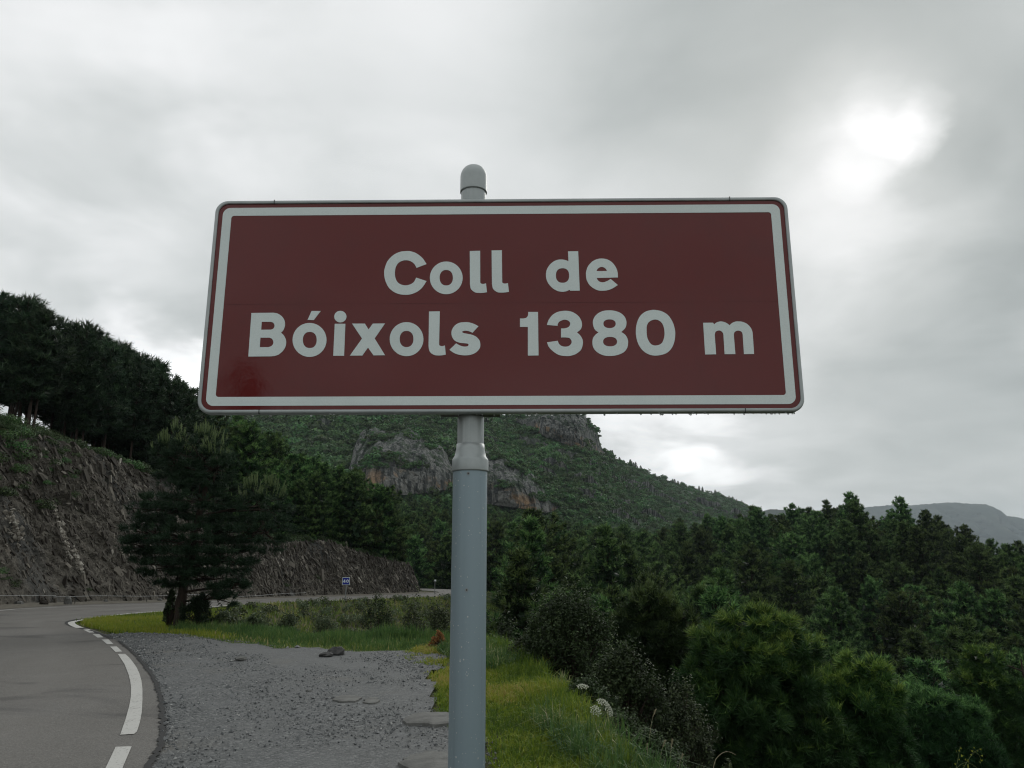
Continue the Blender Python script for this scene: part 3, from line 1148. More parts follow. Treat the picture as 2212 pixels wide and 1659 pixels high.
def rrect(w, h, r, n=10):
    pts = []
    for cx, cz, a0 in ((w / 2 - r, h / 2 - r, 0), (-w / 2 + r, h / 2 - r, 90), (-w / 2 + r, -h / 2 + r, 180), (w / 2 - r, -h / 2 + r, 270)):
        for k in range(n + 1):
            a = R(a0 + 90 * k / n)
            pts.append((cx + r * math.cos(a), cz + r * math.sin(a)))
    return np.array(pts)


def plate(name, outlines, y_front, thick, mat, parent):
    """Flat plate with holes: front face plus side walls."""
    loops = [[Vector((p[0], p[1], 0)) for p in o] for o in outlines]
    tri = np.array(tessellate_polygon(loops))
    P2 = np.concatenate([np.asarray(o, float) for o in outlines])
    # face the viewer (-y)
    a, b, c = P2[tri[:, 0]], P2[tri[:, 1]], P2[tri[:, 2]]
    cr = (b[:, 0] - a[:, 0]) * (c[:, 1] - a[:, 1]) - (b[:, 1] - a[:, 1]) * (c[:, 0] - a[:, 0])
    tri = np.where(cr[:, None] > 0, tri, tri[:, ::-1])
    n = len(P2)
    V = np.concatenate([sign_local(P2, y_front), sign_local(P2, y_front + thick)])
    quads, s = [], 0
    for o in outlines:
        k = len(o)
        i = s + np.arange(k)
        j = s + (np.arange(k) + 1) % k
        quads.append(np.stack([i, j, n + j, n + i], -1))
        s += k
    return link(name, mesh(name, V, [tri, np.concatenate(quads)], [mat]), parent)


FR = .0125
panel = plate('sign_panel', [rrect(SW - 2 * FR + .004, SH - 2 * FR + .004, .036)], .004, .003, M['brown_film'], root)
bw = rrect(SW - 2 * FR - .030, SH - 2 * FR - .028, .026)
bi = rrect(SW - 2 * FR - .030 - .062, SH - 2 * FR - .028 - .060, .010)
plate('border_line', [bw, bi[::-1]], .0030, .0009, M['white_film'], panel)
# seam where the two sheets of film overlap
zseam = on_sign(*px3(600 + 800 / 2.212, 600 + 770 / 2.212))[1]
V, F = box((0, .0036, zseam), (SW - .03, .0006, .0016))
q = V @ Rn.T + SO - RL
link('film_seam', mesh('film_seam', q, F, [M['brown_film']]), panel)
# frame: a rolled edge profile swept round the panel, cut in lengths at the joints
n = 16
cen = rrect(SW, SH, .044, n)
inr = rrect(SW - 2 * FR, SH - 2 * FR, .036, n)
prof = [(1.0, .004), (1.0, .0006), (.85, -.0008), (.30, -.0008), (.10, .0010), (0.0, .006), (0.0, .030), (.12, .036), (.9, .036), (.9, .010)]
allv, nr = [], len(cen)
for (t, yy) in prof:
    P = cen * (1 - t) + inr * t
    allv.append(sign_local(P, yy))
V = np.concatenate(allv)
i = np.arange(nr)
j = (i + 1) % nr
F = np.concatenate([np.stack([k * nr + i, k * nr + j, (k + 1) * nr + j, (k + 1) * nr + i], -1) for k in range(len(prof) - 1)])
frame = link('sign_frame', mesh('sign_frame', V, F, [M['alu']], True), root)
for (u, v) in (px3(600 + 1780 / 8.508, 1150 + 1180 / 8.508), px3(2320 + 85 / 9.217, 1150 + 1200 / 9.217), px3(600 + 1895 / 7.373, 600 + 250 / 7.373), px3(2280, 617)):
    q = on_sign(u, v)
    zz = (SH / 2 - .006) * (1 if q[1] > 0 else -1)
    V, F = box((q[0], .004, zz), (.0022, .0125, .0138))
    link('frame_joint', mesh('frame_joint', V @ Rn.T + SO - RL, F, [M['dark_steel']]), frame)
# back stiffener rails and clamp on the pole
V1, F1 = box((0, .052, SH / 2 - .16), (SW - .16, .028, .04))
for zz in (SH / 2 - .16, -SH / 2 + .045):
    V, F = box((0, .052, zz), (SW - .16 if zz > 0 else 1.2, .030, .04))
    link('back_rail', mesh('back_rail', V @ Rn.T + SO - RL, F, [M['steel']]), root)


# letters, drawn as outlines: points on the photograph's letters measured on the sign's own face
def spline(pts, sub=5):
    """pts: (x, y) or (x, y, 1) for a corner; smooth Catmull-Rom between corners, closed."""
    n = len(pts)
    cor = [len(p) > 2 for p in pts]
    out = []
    for i in range(n):
        p1, p2 = np.array(pts[i][:2], float), np.array(pts[(i + 1) % n][:2], float)
        if cor[i] and cor[(i + 1) % n]:
            out.append(p1)
            continue
        p0 = np.array(pts[i - 1][:2], float) if not cor[i] else 2 * p1 - p2
        p3 = np.array(pts[(i + 2) % n][:2], float) if not cor[(i + 1) % n] else 2 * p2 - p1
        for k in range(sub):
            t = k / sub
            out.append(.5 * ((2 * p1) + (-p0 + p2) * t + (2 * p0 - 5 * p1 + 4 * p2 - p3) * t * t + (-p0 + 3 * p1 - 3 * p2 + p3) * t ** 3))
    return out


def oval(cx, cy, rx, ry, e=2.0, n=44):
    o = []
    for k in range(n):
        a = 2 * math.pi * k / n
        c, s = math.cos(a), math.sin(a)
        o.append((cx + rx * math.copysign(abs(c) ** (2 / e), c), cy + ry * math.copysign(abs(s) ** (2 / e), s)))
    return o


K = 1
ZA, ZB, ZC, ZD, ZE, ZF = (1180, 760, 5.02727), (1680, 760, 7.9), (760, 950, 5.53), (1060, 950, 4.8087), (1600, 950, 4.0963), (2160, 960, 9.2167)
LET = [
    (ZA, [[spline([(768, 322, K), (700, 225), (610, 155), (520, 122), (440, 118), (340, 133), (240, 185), (155, 275), (112, 380), (100, 465), (115, 570), (165, 680), (245, 755), (340, 795), (430, 805), (520, 797), (620, 757), (700, 690), (768, 590, K),
                   (605, 535, K), (570, 600), (515, 640), (440, 657), (370, 645), (310, 605), (277, 535), (270, 465), (280, 380), (315, 315), (370, 277), (440, 262), (510, 275), (570, 315), (610, 382, K)])]]),
    (ZA, [[oval(1077, 539, 258, 257), oval(1077, 537, 104, 122, 2.25)]]),
    (ZA, [[spline([(1447, 117, K), (1610, 113, K), (1612, 590, K), (1617, 622), (1650, 635), (1680, 631), (1702, 625, K), (1718, 765, K), (1660, 774), (1600, 776), (1540, 770), (1490, 740), (1460, 700), (1450, 635, K)])]]),
    (ZA, [[spline([(1790, 108, K), (1952, 105, K), (1957, 588, K), (1962, 617), (1995, 629), (2025, 626), (2047, 620, K), (2063, 758, K), (2005, 768), (1945, 771), (1885, 765), (1835, 735), (1807, 695), (1796, 630, K)])]]),
    (ZB, [[spline([(752, 192, K), (1003, 189, K), (1042, 1163, K), (808, 1165, K), (790, 1143, K), (720, 1175), (660, 1188), (600, 1190), (490, 1170), (370, 1100), (270, 990), (220, 880), (207, 780), (222, 660), (280, 550), (370, 460), (480, 405), (590, 393), (680, 405), (763, 438, K)]),
           oval(617, 789, 164, 180, 2.35)]]),
    (ZB, [[spline([(1985, 838, K), (1975, 700), (1925, 570), (1830, 455), (1715, 390), (1600, 370), (1480, 382), (1350, 445), (1250, 555), (1205, 670), (1195, 770), (1215, 900), (1290, 1030), (1400, 1115), (1510, 1158), (1610, 1165), (1720, 1155), (1850, 1110), (1985, 1025, K), (1807, 875, K), (1740, 915), (1670, 945), (1600, 958), (1530, 940), (1485, 900), (1462, 850, K)]),
           spline([(1455, 680, K), (1480, 630), (1530, 590), (1585, 577), (1640, 592), (1690, 630), (1715, 678, K)])]]),
    (ZC, [[spline([(137, 150, K), (520, 145, K), (590, 160), (660, 205), (705, 270), (718, 340), (708, 400), (683, 455), (648, 490, K), (690, 530), (725, 590), (738, 650), (725, 730), (685, 800), (620, 860), (550, 890), (480, 900, K), (82, 903, K)]),
           spline([(315, 303, K), (470, 303, K), (515, 320), (537, 367), (520, 415), (480, 438, K), (305, 440, K)]),
           spline([(292, 577, K), (450, 577, K), (495, 600), (516, 655), (498, 708), (450, 736), (420, 740, K), (280, 742, K)])]]),
    (ZC, [[oval(1142, 616, 294, 294), oval(1146, 617, 120, 140, 2.25)], [[(1178, 115), (1337, 115), (1215, 272), (1108, 270)]]]),
    (ZC, [[oval(1675, 213, 106, 100)], [[(1578, 337), (1762, 337), (1740, 890), (1552, 890)]]]),
    (ZD, [[[(190, 290), (383, 290), (438, 378), (503, 290), (687, 287), (530, 513), (687, 766), (512, 768), (430, 650), (345, 770), (157, 772), (340, 515)]]]),
    (ZD, [[oval(1010, 524, 254, 256), oval(1010, 522, 103, 122, 2.25)]]),
    (ZD, [[spline([(1348, 108, K), (1510, 106, K), (1500, 595, K), (1505, 618), (1540, 630), (1565, 626), (1587, 618, K), (1600, 757, K), (1545, 767), (1485, 770), (1430, 762), (1380, 735), (1350, 690), (1341, 625, K)])]]),
    (ZD, [[spline([(2092, 330, K), (2030, 297), (1950, 272), (1880, 268), (1800, 280), (1735, 320), (1695, 380), (1685, 440), (1700, 500), (1742, 550), (1810, 577), (1880, 585), (1928, 592), (1943, 608), (1928, 630), (1880, 636), (1820, 622), (1755, 588, K), (1655, 685, K), (1730, 735), (1810, 760), (1890, 768), (1980, 758), (2060, 720), (2110, 660), (2120, 600), (2105, 540), (2060, 490), (2000, 460), (1930, 445), (1875, 434), (1848, 420), (1856, 404), (1900, 397), (1950, 405), (2003, 428, K)])]]),
    (ZE, [[spline([(208, 98, K), (333, 98, K), (340, 655, K), (203, 657, K), (203, 290, K), (102, 290, K), (102, 182, K), (150, 181), (185, 170), (204, 143)])]]),
    (ZE, [[spline([(447, 265, K), (470, 200), (520, 135), (590, 97), (680, 83), (770, 97), (845, 145), (885, 205), (897, 265), (880, 320), (833, 360, K), (875, 400), (903, 450), (907, 510), (885, 580), (830, 630), (760, 657), (690, 663), (600, 648), (530, 605), (475, 550), (447, 487, K), (585, 467, K), (605, 510), (640, 535), (690, 543), (735, 530), (762, 495), (760, 460), (735, 433), (690, 425), (628, 425, K), (628, 310, K), (680, 307), (725, 290), (745, 255), (735, 220), (700, 200), (660, 198), (610, 220), (590, 245), (583, 275, K)])]]),
    (ZE, [[spline([(1107, 360, K), (1060, 320), (1037, 250), (1045, 185), (1090, 125), (1160, 88), (1250, 77), (1340, 90), (1410, 125), (1455, 180), (1467, 245), (1450, 305), (1400, 355, K), (1450, 390), (1480, 440), (1488, 490), (1475, 560), (1430, 615), (1350, 650), (1260, 662), (1170, 652), (1090, 612), (1043, 555), (1030, 490), (1040, 430), (1070, 390)]),
           oval(1250, 249, 79, 56, 2.2), oval(1257, 478, 90, 61, 2.2)]]),
    (ZE, [[spline([(1830, 72), (1920, 90), (2000, 140), (2055, 220), (2085, 310), (2092, 380), (2080, 480), (2040, 570), (1970, 630), (1850, 657), (1750, 640), (1670, 585), (1620, 510), (1595, 430), (1587, 350), (1598, 250), (1635, 160), (1700, 100), (1770, 77)]),
           spline([(1835, 195), (1895, 215), (1935, 265), (1953, 340), (1952, 410), (1930, 480), (1895, 515), (1840, 528), (1790, 515), (1755, 475), (1733, 420), (1725, 345), (1730, 270), (1765, 218)])]]),
    (ZF, [[spline([(350, 440, K), (640, 437, K), (665, 485, K), (740, 430), (810, 408), (880, 403), (980, 425), (1060, 470), (1110, 512, K), (1180, 450), (1270, 410), (1360, 400), (1490, 415), (1620, 475), (1720, 580), (1765, 680), (1780, 760, K), (1820, 1340, K), (1527, 1343, K), (1490, 770, K), (1465, 710), (1420, 678), (1360, 665), (1300, 680), (1250, 720), (1235, 790, K), (1280, 1343, K), (970, 1345, K), (935, 790, K), (920, 730), (870, 680), (810, 663), (740, 680), (700, 720), (685, 790, K), (725, 1350, K), (407, 1353, K)])]]),
]


def glyph(name, shapes, to_plane, y, thick, mat, parent, builder):
    Vs, Ts, Qs, n0 = [], [], [], 0
    for outl in shapes:
        P = [np.array([to_plane(x, yy) for x, yy in o]) for o in outl]
        # outer counter-clockwise, holes clockwise
        for k, p in enumerate(P):
            ar = np.sum(p[:, 0] * np.roll(p[:, 1], -1) - p[:, 1] * np.roll(p[:, 0], -1))
            if (ar > 0) != (k == 0):
                P[k] = p[::-1]
        tri = np.array(tessellate_polygon([[Vector((a, b, 0)) for a, b in p] for p in P]))
        P2 = np.concatenate(P)
        a, b, c = P2[tri[:, 0]], P2[tri[:, 1]], P2[tri[:, 2]]
        cr = (b[:, 0] - a[:, 0]) * (c[:, 1] - a[:, 1]) - (b[:, 1] - a[:, 1]) * (c[:, 0] - a[:, 0])
        tri = np.where(cr[:, None] > 0, tri, tri[:, ::-1])
        n = len(P2)
        Vs += [builder(P2, y), builder(P2, y + thick)]
        Ts.append(tri + n0)
        s = 0
        for p in P:
            k = len(p)
            i, j = s + np.arange(k), s + (np.arange(k) + 1) % k
            Qs.append(np.stack([i, n + i, n + j, j], -1) + n0)
            s += k
        n0 += 2 * n
    return link(name, mesh(name, np.concatenate(Vs), [np.concatenate(Ts), np.concatenate(Qs)], [mat]), parent)


for (z, shapes) in LET:
    glyph('letter', shapes, lambda x, y, z=z: on_sign(*px3(z[0] + x / z[2], z[1] + y / z[2])), .0030, .0009, M['white_film'], panel, sign_local)

# pole: wide lower tube, swaged collar, thin upper tube, domed cap
r_lo, r_up = .057, .0445
zc_top = 1.6 + .60
zj = float(at_y(1014, 1015, PY - r_lo)[2])       # lower rim of the collar
zk = float(at_y(1014, 985, PY - r_up)[2])
ztop = float(at_y(1023, 359, PY)[2])
zcap = float(at_y(1023, 404, PY - r_up)[2])


def fluted(r, z0, z1, amp, k=96, nf=16):
    a = np.linspace(0, 2 * np.pi, k, endpoint=False)
    rr = r - amp * (np.abs(np.cos(a * nf / 2)) ** 14)
    ring = np.stack([rr * np.cos(a), rr * np.sin(a)], -1)
    V = np.concatenate([np.concatenate([ring, np.full((k, 1), z)], 1) for z in (z0, z1)])
    i = np.arange(k)
    j = (i + 1) % k
    return V, np.stack([i, j, k + j, k + i], -1)


V, F = fluted(r_lo, -.45, zj + .03, .0004, nf=10)
lower = link('lower_pole', mesh('lower_pole', V, F, [M['pole']], True), root)
V, F = fluted(r_up, zj - .05, zcap + .03, .0007)
link('upper_pole', mesh('upper_pole', V, F, [M['alu']], True), root)
V, F = lathe([(r_lo + .0005, zj - .0), (r_lo + .0035, zj), (r_lo + .004, zj + .004), (r_lo + .0035, zj + .036), (r_lo + .002, zj + .042), (r_lo - .004, zj + .050), (r_up + .006, zj + .062), (r_up + .003, zj + .075), (r_up + .002, zj + .092), (r_up + .0002, zj + .0925)], 48)
link('collar', mesh('collar', V, F, [M['alu']], True), root)
rc = r_up + .004
prof = [(r_up + .0005, zcap), (rc, zcap), (rc, zcap + .004)]
hd = ztop - zcap
prof += [(rc, zcap + hd * .55)] + [(rc * math.cos(a) ** .8 if a < 1.5 else 0.0001, zcap + hd * .55 + hd * .45 * math.sin(a)) for a in np.linspace(.12, math.pi / 2, 9)]
V, F = lathe(prof, 40)
link('pole_cap', mesh('pole_cap', V, F, [M['alu']], True), root)
for zz in (SH / 2 - .16, -SH / 2 + .045):
    zw = SCZ + zz
    V, F = lathe([(r_up + .001, zw - .022), (r_up + .008, zw - .022), (r_up + .008, zw + .022), (r_up + .001, zw + .022)], 32)
    link('clamp', mesh('clamp', V, F, [M['steel']], False), root)
zb = SCZ - SH / 2
V, F = box((0, -.028, zb + .012), (.20, .055, .022))
link('bracket', mesh('bracket', V, F, [M['dark_steel']]), root)


def screw(u, v):
    d = raydir(u, v)
    Yf = PY - r_lo
    p = at_y(u, v, Yf)
    x = float(p[0] - PX)
    z = float(p[2])
    y = -math.sqrt(max(r_lo ** 2 - x * x, 0))
    for (rr, dd, nm, mt) in ((.0052, .0016, 'screw_head', M['steel']), (.0022, .0022, 'screw_socket', M['dark_steel'])):
        Pp = np.array([(x, y + .001, z), (x, y - dd, z)])
        V, T = tube_tris(Pp, rr, 12)
        link(nm, mesh(nm, V, T, [mt]), lower)


screw(*px3(1340 + 852 / 6.9125, 1260 + 1517 / 6.9125))
screw(*px3(700 + 1797 / 2.37, 1250 + 1407 / 2.37))

# rain on the pole and hanging from the frame
rng = np.random.default_rng(5)
nd = 300
th = rng.uniform(math.pi * 1.02, math.pi * 1.98, nd)
zz = rng.uniform(.75, zj - .005, nd)
rr = np.clip(np.exp(rng.normal(math.log(.0011), .45, nd)), .0005, .0026)
cx_, cy_ = r_lo * np.cos(th), r_lo * np.sin(th)
O = np.array([[0, 0, 1], [1, 0, 0], [.31, .95, 0], [-.81, .59, 0], [-.81, -.59, 0], [.31, -.95, 0]], float)
FO = np.array([[0, 1, 2], [0, 2, 3], [0, 3, 4], [0, 4, 5], [0, 5, 1]])
nx, ny = np.cos(th), np.sin(th)
tx, ty = -ny, nx
V = np.stack([cx_[:, None] + rr[:, None] * (O[:, 2] * .7 * nx[:, None] + O[:, 0] * tx[:, None]),
              cy_[:, None] + rr[:, None] * (O[:, 2] * .7 * ny[:, None] + O[:, 0] * ty[:, None]),
              zz[:, None] + rr[:, None] * 1.25 * np.repeat(O[None, :, 1], nd, 0)], -1).reshape(-1, 3)
F = (FO[None] + (np.arange(nd) * 6)[:, None, None]).reshape(-1, 3)
o = link('raindrops', mesh('raindrops', V, F, [M['drop']], True), root)
o['kind'] = 'stuff'
nd = 75
xx = np.concatenate([rng.uniform(-SW / 2 + .05, SW / 2 - .06, 60), SW / 2 - .03 - rng.uniform(0, .35, 15)])
rr = np.clip(np.exp(rng.normal(math.log(.0024), .35, nd)), .001, .0045)
Vd, Fd = lathe([(.0001, -1.3), (.55, -1.15), (.95, -.6), (1.0, -.1), (.8, .5), (.6, .7)], 8)
Vq = Vd[None] * rr[:, None, None]
base = np.stack([xx, rng.uniform(.006, .034, nd), np.full(nd, -SH / 2) - rr * .3], -1)
V = (Vq + base[:, None]).reshape(-1, 3) @ Rn.T + SO - RL
F = (Fd[None] + (np.arange(nd) * len(Vd))[:, None, None]).reshape(-1, 4)
o = link('hanging_drops', mesh('hanging_drops', V, F, [M['drop']], True), root)
o['kind'] = 'stuff'

# ------------------------------------------------------------------ small signs along the road
def far_sign(u, v0, v1, w_px, h_px, label, cat, back=False, name='road_sign'):
    p = hit(u, v1)
    Yd = p[1]
    top = at_y(u, v0, Yd)
    sc = Yd / FPX
    w, h = w_px * sc, h_px * sc
    r = empty(name, tuple(p), label, cat)
    H = top[2] - p[2]
    V, T = tube_tris(np.array([(0, 0, -.3), (0, 0, H - .02)]), .032, 8)
    link('pole', mesh('pole', V, T, [M['steel']]), r)
    return r, w, h, H


r, w, h, H = far_sign(746, 1247, 1298.5, 15.5, 15.5, 'small blue square road sign with a white 40 beside the road', 'road sign')
V, F = box((0, -.05, H - h / 2), (w, .02, h))
pn = link('sign_plate', mesh('sign_plate', V, F, [M['white_film']]), r)
V, F = box((0, -.0645, H - h / 2), (w * .88, .006, h * .88))
link('blue_field', mesh('blue_field', V, F, [M['blue_film']]), pn)
four = [[[(.50, 1), (.80, 1), (.80, .38), (1.0, .38), (1.0, .16), (.80, .16), (.80, 0), (.54, 0), (.54, .16), (0, .16), (0, .36)], [(.54, .38), (.54, .70), (.27, .38)]]]
zero = [[oval(.5, .5, .5, .5, 2.3, 28), oval(.5, .5, .22, .27, 2.2, 28)]]
dw_, dh_ = w * .33, h * .42
for k, sh in enumerate((four, zero)):
    x0 = -w * .385 + k * (w * .42)
    glyph('digit', sh, lambda x, y, x0=x0: (x0 + x * dw_, H - h / 2 - dh_ / 2 + y * dh_), -.0690, .002, M['white_film'], pn,
          lambda P2, y: np.stack([P2[:, 0], np.full(len(P2), y), P2[:, 1]], -1))

r, w, h, H = far_sign(556, 1245, 1290, 15, 16, 'grey backs of two small plates on a post by the cutting', 'road sign')
for k, (dx, ww) in enumerate(((-.27, .36), (.19, .34))):
    V, F = box((w * dx, -.045, H - h / 2), (w * ww, .02, h))
    link('plate', mesh('plate', V, F, [M['steel'] if k == 0 else M['alu']]), r)
    V, F = box((w * dx, -.03, H - h / 2), (w * ww * .7, .02, h * .12))
    link('rib', mesh('rib', V, F, [M['steel']]), r)

r, w, h, H = far_sign(939, 1254, 1284, 5.5, 6, 'dark roadside post with a pale round head, in the shade past the cutting', 'marker post', name='marker_post')
V, F = lathe([(.001, H - h * .6), (w * .45, H - h * .5), (w * .5, H - h * .1), (w * .35, H + h * .2), (.001, H + h * .35)], 14)
link('head', mesh('head', V, F, [M['alu']], True), r)


# ------------------------------------------------------------------ rock cutting
def steel_cable(name, ua, ub, heights, label, off=1.0):
    """Cable along the foot of the cutting, between two directions of view."""
    path = offset_left(LE_s, off)
    path = np.concatenate([path, zp(path[:, 1])[:, None]], 1)
    path = path[path[:, 1] > 12]
    uu = uv_of(path)[:, 0]
    o_ = np.argsort(uu[uu < 920])
    path, uu = path[uu < 920][o_], uu[uu < 920][o_]
    n_ = 60
    q_ = np.linspace(ua, ub, n_)
    c = np.stack([np.interp(q_, uu, path[:, k]) for k in range(3)], -1)
    c[:, 2] += np.interp(np.linspace(0, 1, n_), np.linspace(0, 1, len(heights)), heights)
    rg = np.random.default_rng(len(label))
    c = resample(c, .6)
    c[:, 2] += .02 * np.sin(np.arange(len(c)) * .35) + rg.normal(0, .005, len(c))
    o0 = c[0].copy()
    r = empty(name, tuple(o0), label, 'cable')
    V, T = tube_tris(c - o0, .005 + .00013 * c[:, 1], 6)
    link('wire', mesh('wire', V, T, [M['steel']], True), r)
    for k in range(3, len(c) - 1, 10):
        pp = c[k] - o0
        V, T = tube_tris(np.array([(pp[0], pp[1], pp[2] - .6), (pp[0], pp[1], pp[2] + .01)]), .018, 6)
        link('anchor_post', mesh('anchor_post', V, T, [M['dark_steel']]), r)
    return r


steel_cable('steel_cable', -120, 118, [.48, .46, .44], 'steel cable strung along the foot of the high rock cutting')
steel_cable('steel_cable', 110, 470, [.36, .36, .36, .35], 'lower steel cable that carries on behind the roadside pine', .9)
steel_cable('steel_cable', 510, 660, [.18, .2, .35, .36], 'sagging steel cable between the pine and the blue sign')
steel_cable('steel_cable', 775, 905, [.42, .36, .38, .52], 'far steel cable beyond the blue sign along the low cutting')

okc = CB[:, 1] < 95
ci = np.where(okc & (CB[:, 1] > -12))[0]
fine_i = np.linspace(ci[0], ci[-1], 1000)
bx = np.interp(fine_i, np.arange(len(CB)), CB[:, 0])
by = np.interp(fine_i, np.arange(len(CB)), CB[:, 1])
hh = np.interp(fine_i, np.arange(len(HC)), HC)
T = unit(np.stack([np.gradient(bx), np.gradient(by)], -1))
Nl = np.stack([-T[:, 1], T[:, 0]], -1)
nt_ = 110
t = np.linspace(-.08, 1.06, nt_)
arc = np.concatenate([[0], np.cumsum(np.hypot(np.diff(bx), np.diff(by)))])
Sg, Tg = np.meshgrid(arc, t)
Hg = hh[None] + 0 * Tg
Zh = Tg * Hg
# broken, slanting beds: ridges running down to the right
ph = Sg * 1.0 + Zh * .75
p3 = np.stack([Sg * .5 + Zh * .3, Zh * .9 - Sg * .35, 0 * Sg], -1)
bed = fbm(np.stack([ph * .9, (Zh - Sg * .7) * .16, 0 * Sg + 4.2], -1), 4, 41)
blk = fbm(np.stack([Sg * .35, Zh * .4, 0 * Sg], -1), 4, 43)
chip = fbm(np.stack([ph * 2.4, (Zh - Sg * .7) * .8, 0 * Sg + 9], -1), 3, 45)
disp = (.30 * bed + .75 * blk + .26 * np.round(chip * 4) / 4 + .10 * fbm(np.stack([ph * 6, (Zh - Sg * .7) * 2.2, 0 * Sg], -1), 2, 47)) * np.clip(Hg / 3, 0, 1) * np.clip(Tg * 3.5, 0.05, 1)
off = LEAN * Zh - disp - .35 * (1 - np.clip(Tg, 0, 1)) ** 3
off = off + np.where(Tg > 1, (Tg - 1) * Hg * 4, 0)
Zw = zp(by)[None] + np.minimum(Zh, Hg + (Zh - Hg) * .2) + .12 * blk
V = np.stack([bx[None] + Nl[None, :, 0] * off, by[None] + Nl[None, :, 1] * off, Zw], -1)
CUTV = V
cutf = link('rock_cutting', mesh('rock_cutting', V.reshape(-1, 3), grid_faces(len(bx), nt_), [M['cut']], False))
tag(cutf, kind='structure')
# loose shards sticking out of the face
rng = np.random.default_rng(21)
N = 26000
iu = rng.uniform(0, len(bx) - 2, N)
wgt = hh[iu.astype(int)]
it_ = rng.uniform(.03, 1.0, N) * (nt_ - 12) + 6
ii, jj = iu.astype(int), it_.astype(int)
okk = (by[ii] > 14) & (hh[ii] > .8)
ii, jj = ii[okk], jj[okk]
n = len(ii)
P = CUTV[jj, ii] + rng.normal(0, .06, (n, 3))
Tt = np.concatenate([T[ii], np.zeros((n, 1))], 1)
Nn = np.concatenate([-Nl[ii], np.zeros((n, 1))], 1)
Up = np.array([0, 0, 1.0])
ang = R(-50) + rng.normal(0, .35, n)
e1 = Tt * np.cos(ang)[:, None] + Up * np.sin(ang)[:, None] + Nn * rng.uniform(-.1, .35, (n, 1))
e1 = unit(e1)
e2 = unit(np.cross(e1, Nn))
e3 = np.cross(e1, e2)
dist = np.linalg.norm(P[:, :2], axis=1)
ln = np.clip(np.exp(rng.normal(math.log(.15), .5, n)), .05, .6) * np.where(dist > 45, 1.5, 1.0)
wd = ln * rng.uniform(.15, .4, n)
tk = ln * rng.uniform(.10, .3, n)
BV = BOXV[None] * (1 + rng.uniform(-.35, .35, (n, 8, 3)))
V = P[:, None] + BV[..., :1] * (ln[:, None] * e1)[:, None] + BV[..., 1:2] * (wd[:, None] * e2)[:, None] + BV[..., 2:3] * (tk[:, None] * e3)[:, None]
F = (BOXF[None] + (np.arange(n) * 8)[:, None, None]).reshape(-1, 4)
tn = np.repeat(np.clip(rng.beta(1.7, 3.0, n) + (rng.uniform(0, 1, n) > .97) * .4, 0, 1), 8)
sh = link('broken_rock', mesh('broken_rock', V.reshape(-1, 3), F, [M['shard']], False, tn), cutf)
sh['kind'] = 'stuff'
for (u0, v0, u1, v1, wv) in ((112, 1090, 148, 1205, .16), (20, 1120, 35, 1170, .35), (160, 1190, 172, 1235, .12)):
    n_ = 40
    uq = np.linspace(u0, u1, n_)
    vq = np.linspace(v0, v1, n_)
    fl_ = CUTV.reshape(-1, 3)
    uvc = uv_of(fl_)
    near_i = [int(np.argmin((uvc[:, 0] - a_) ** 2 + (uvc[:, 1] - b_) ** 2)) for a_, b_ in zip(uq, vq)]
    cpt = fl_[near_i]
    rg = np.random.default_rng(int(u0))
    k_ = 160
    ii2 = rg.integers(0, n_, k_)
    P_ = cpt[ii2] + rg.normal(0, wv * .5, (k_, 3)) * np.array([1, .3, 1])
    Vr_, Fr_, Tr_ = rocks(k_, rg, P_, rg.uniform(.06, .16, k_), .9, rg.uniform(.75, 1, k_))
    o = link('pale_vein', mesh('pale_vein', Vr_, Fr_, [M['shard']], False, Tr_), cutf)
    o['kind'] = 'stuff'
# fallen rocks at the foot, each a thing
fal = [(40, 1309, .55, .30), (92, 1308, .5, .34), (127, 1305, .5, .5), (147, 1307, .45, .6), (188, 1303, .4, .34), (207, 1303, .75, .9), (228, 1303, .35, .25), (270, 1301.5, .5, .45), (300, 1301, .35, .4), (345, 1300, .4, .3)]
flab = ['low dark rock lying nearest the picture edge below the cable', 'low dark rock on the verge under the cable end', 'upright grey rock on the verge under the cable joint', 'tilted dark rock on the white edge line',
        'grey rock between the tilted dark rock and the large slab', 'large pale leaning slab on the verge below the cable', 'small rock at the foot of the large pale slab',
        'brown rock on the verge midway to the pine', 'small pointed rock on the verge near the pine', 'flat rock on the verge just before the pine']
for k, ((u, v, w, hg), lb) in enumerate(zip(fal, flab)):
    s = stone(u, v, w * .75, hg * .65, M['shard'] if k % 3 else M['slab'], lb, 50 + k)
    s.name = 'fallen_rock'
    s['category'] = 'rock'
    s['group'] = 'fallen rocks along the far verge'
    nl = Nl[np.argmin(np.hypot(bx - s.location.x, by - s.location.y))]
    s.rotation_euler = (0.2 * (k % 3), .35 * ((k % 2) - .5), k)


# ------------------------------------------------------------------ plants: building blocks
def perp(A, rng):
    r = rng.normal(0, 1, A.shape)
    return unit(np.cross(A, r))


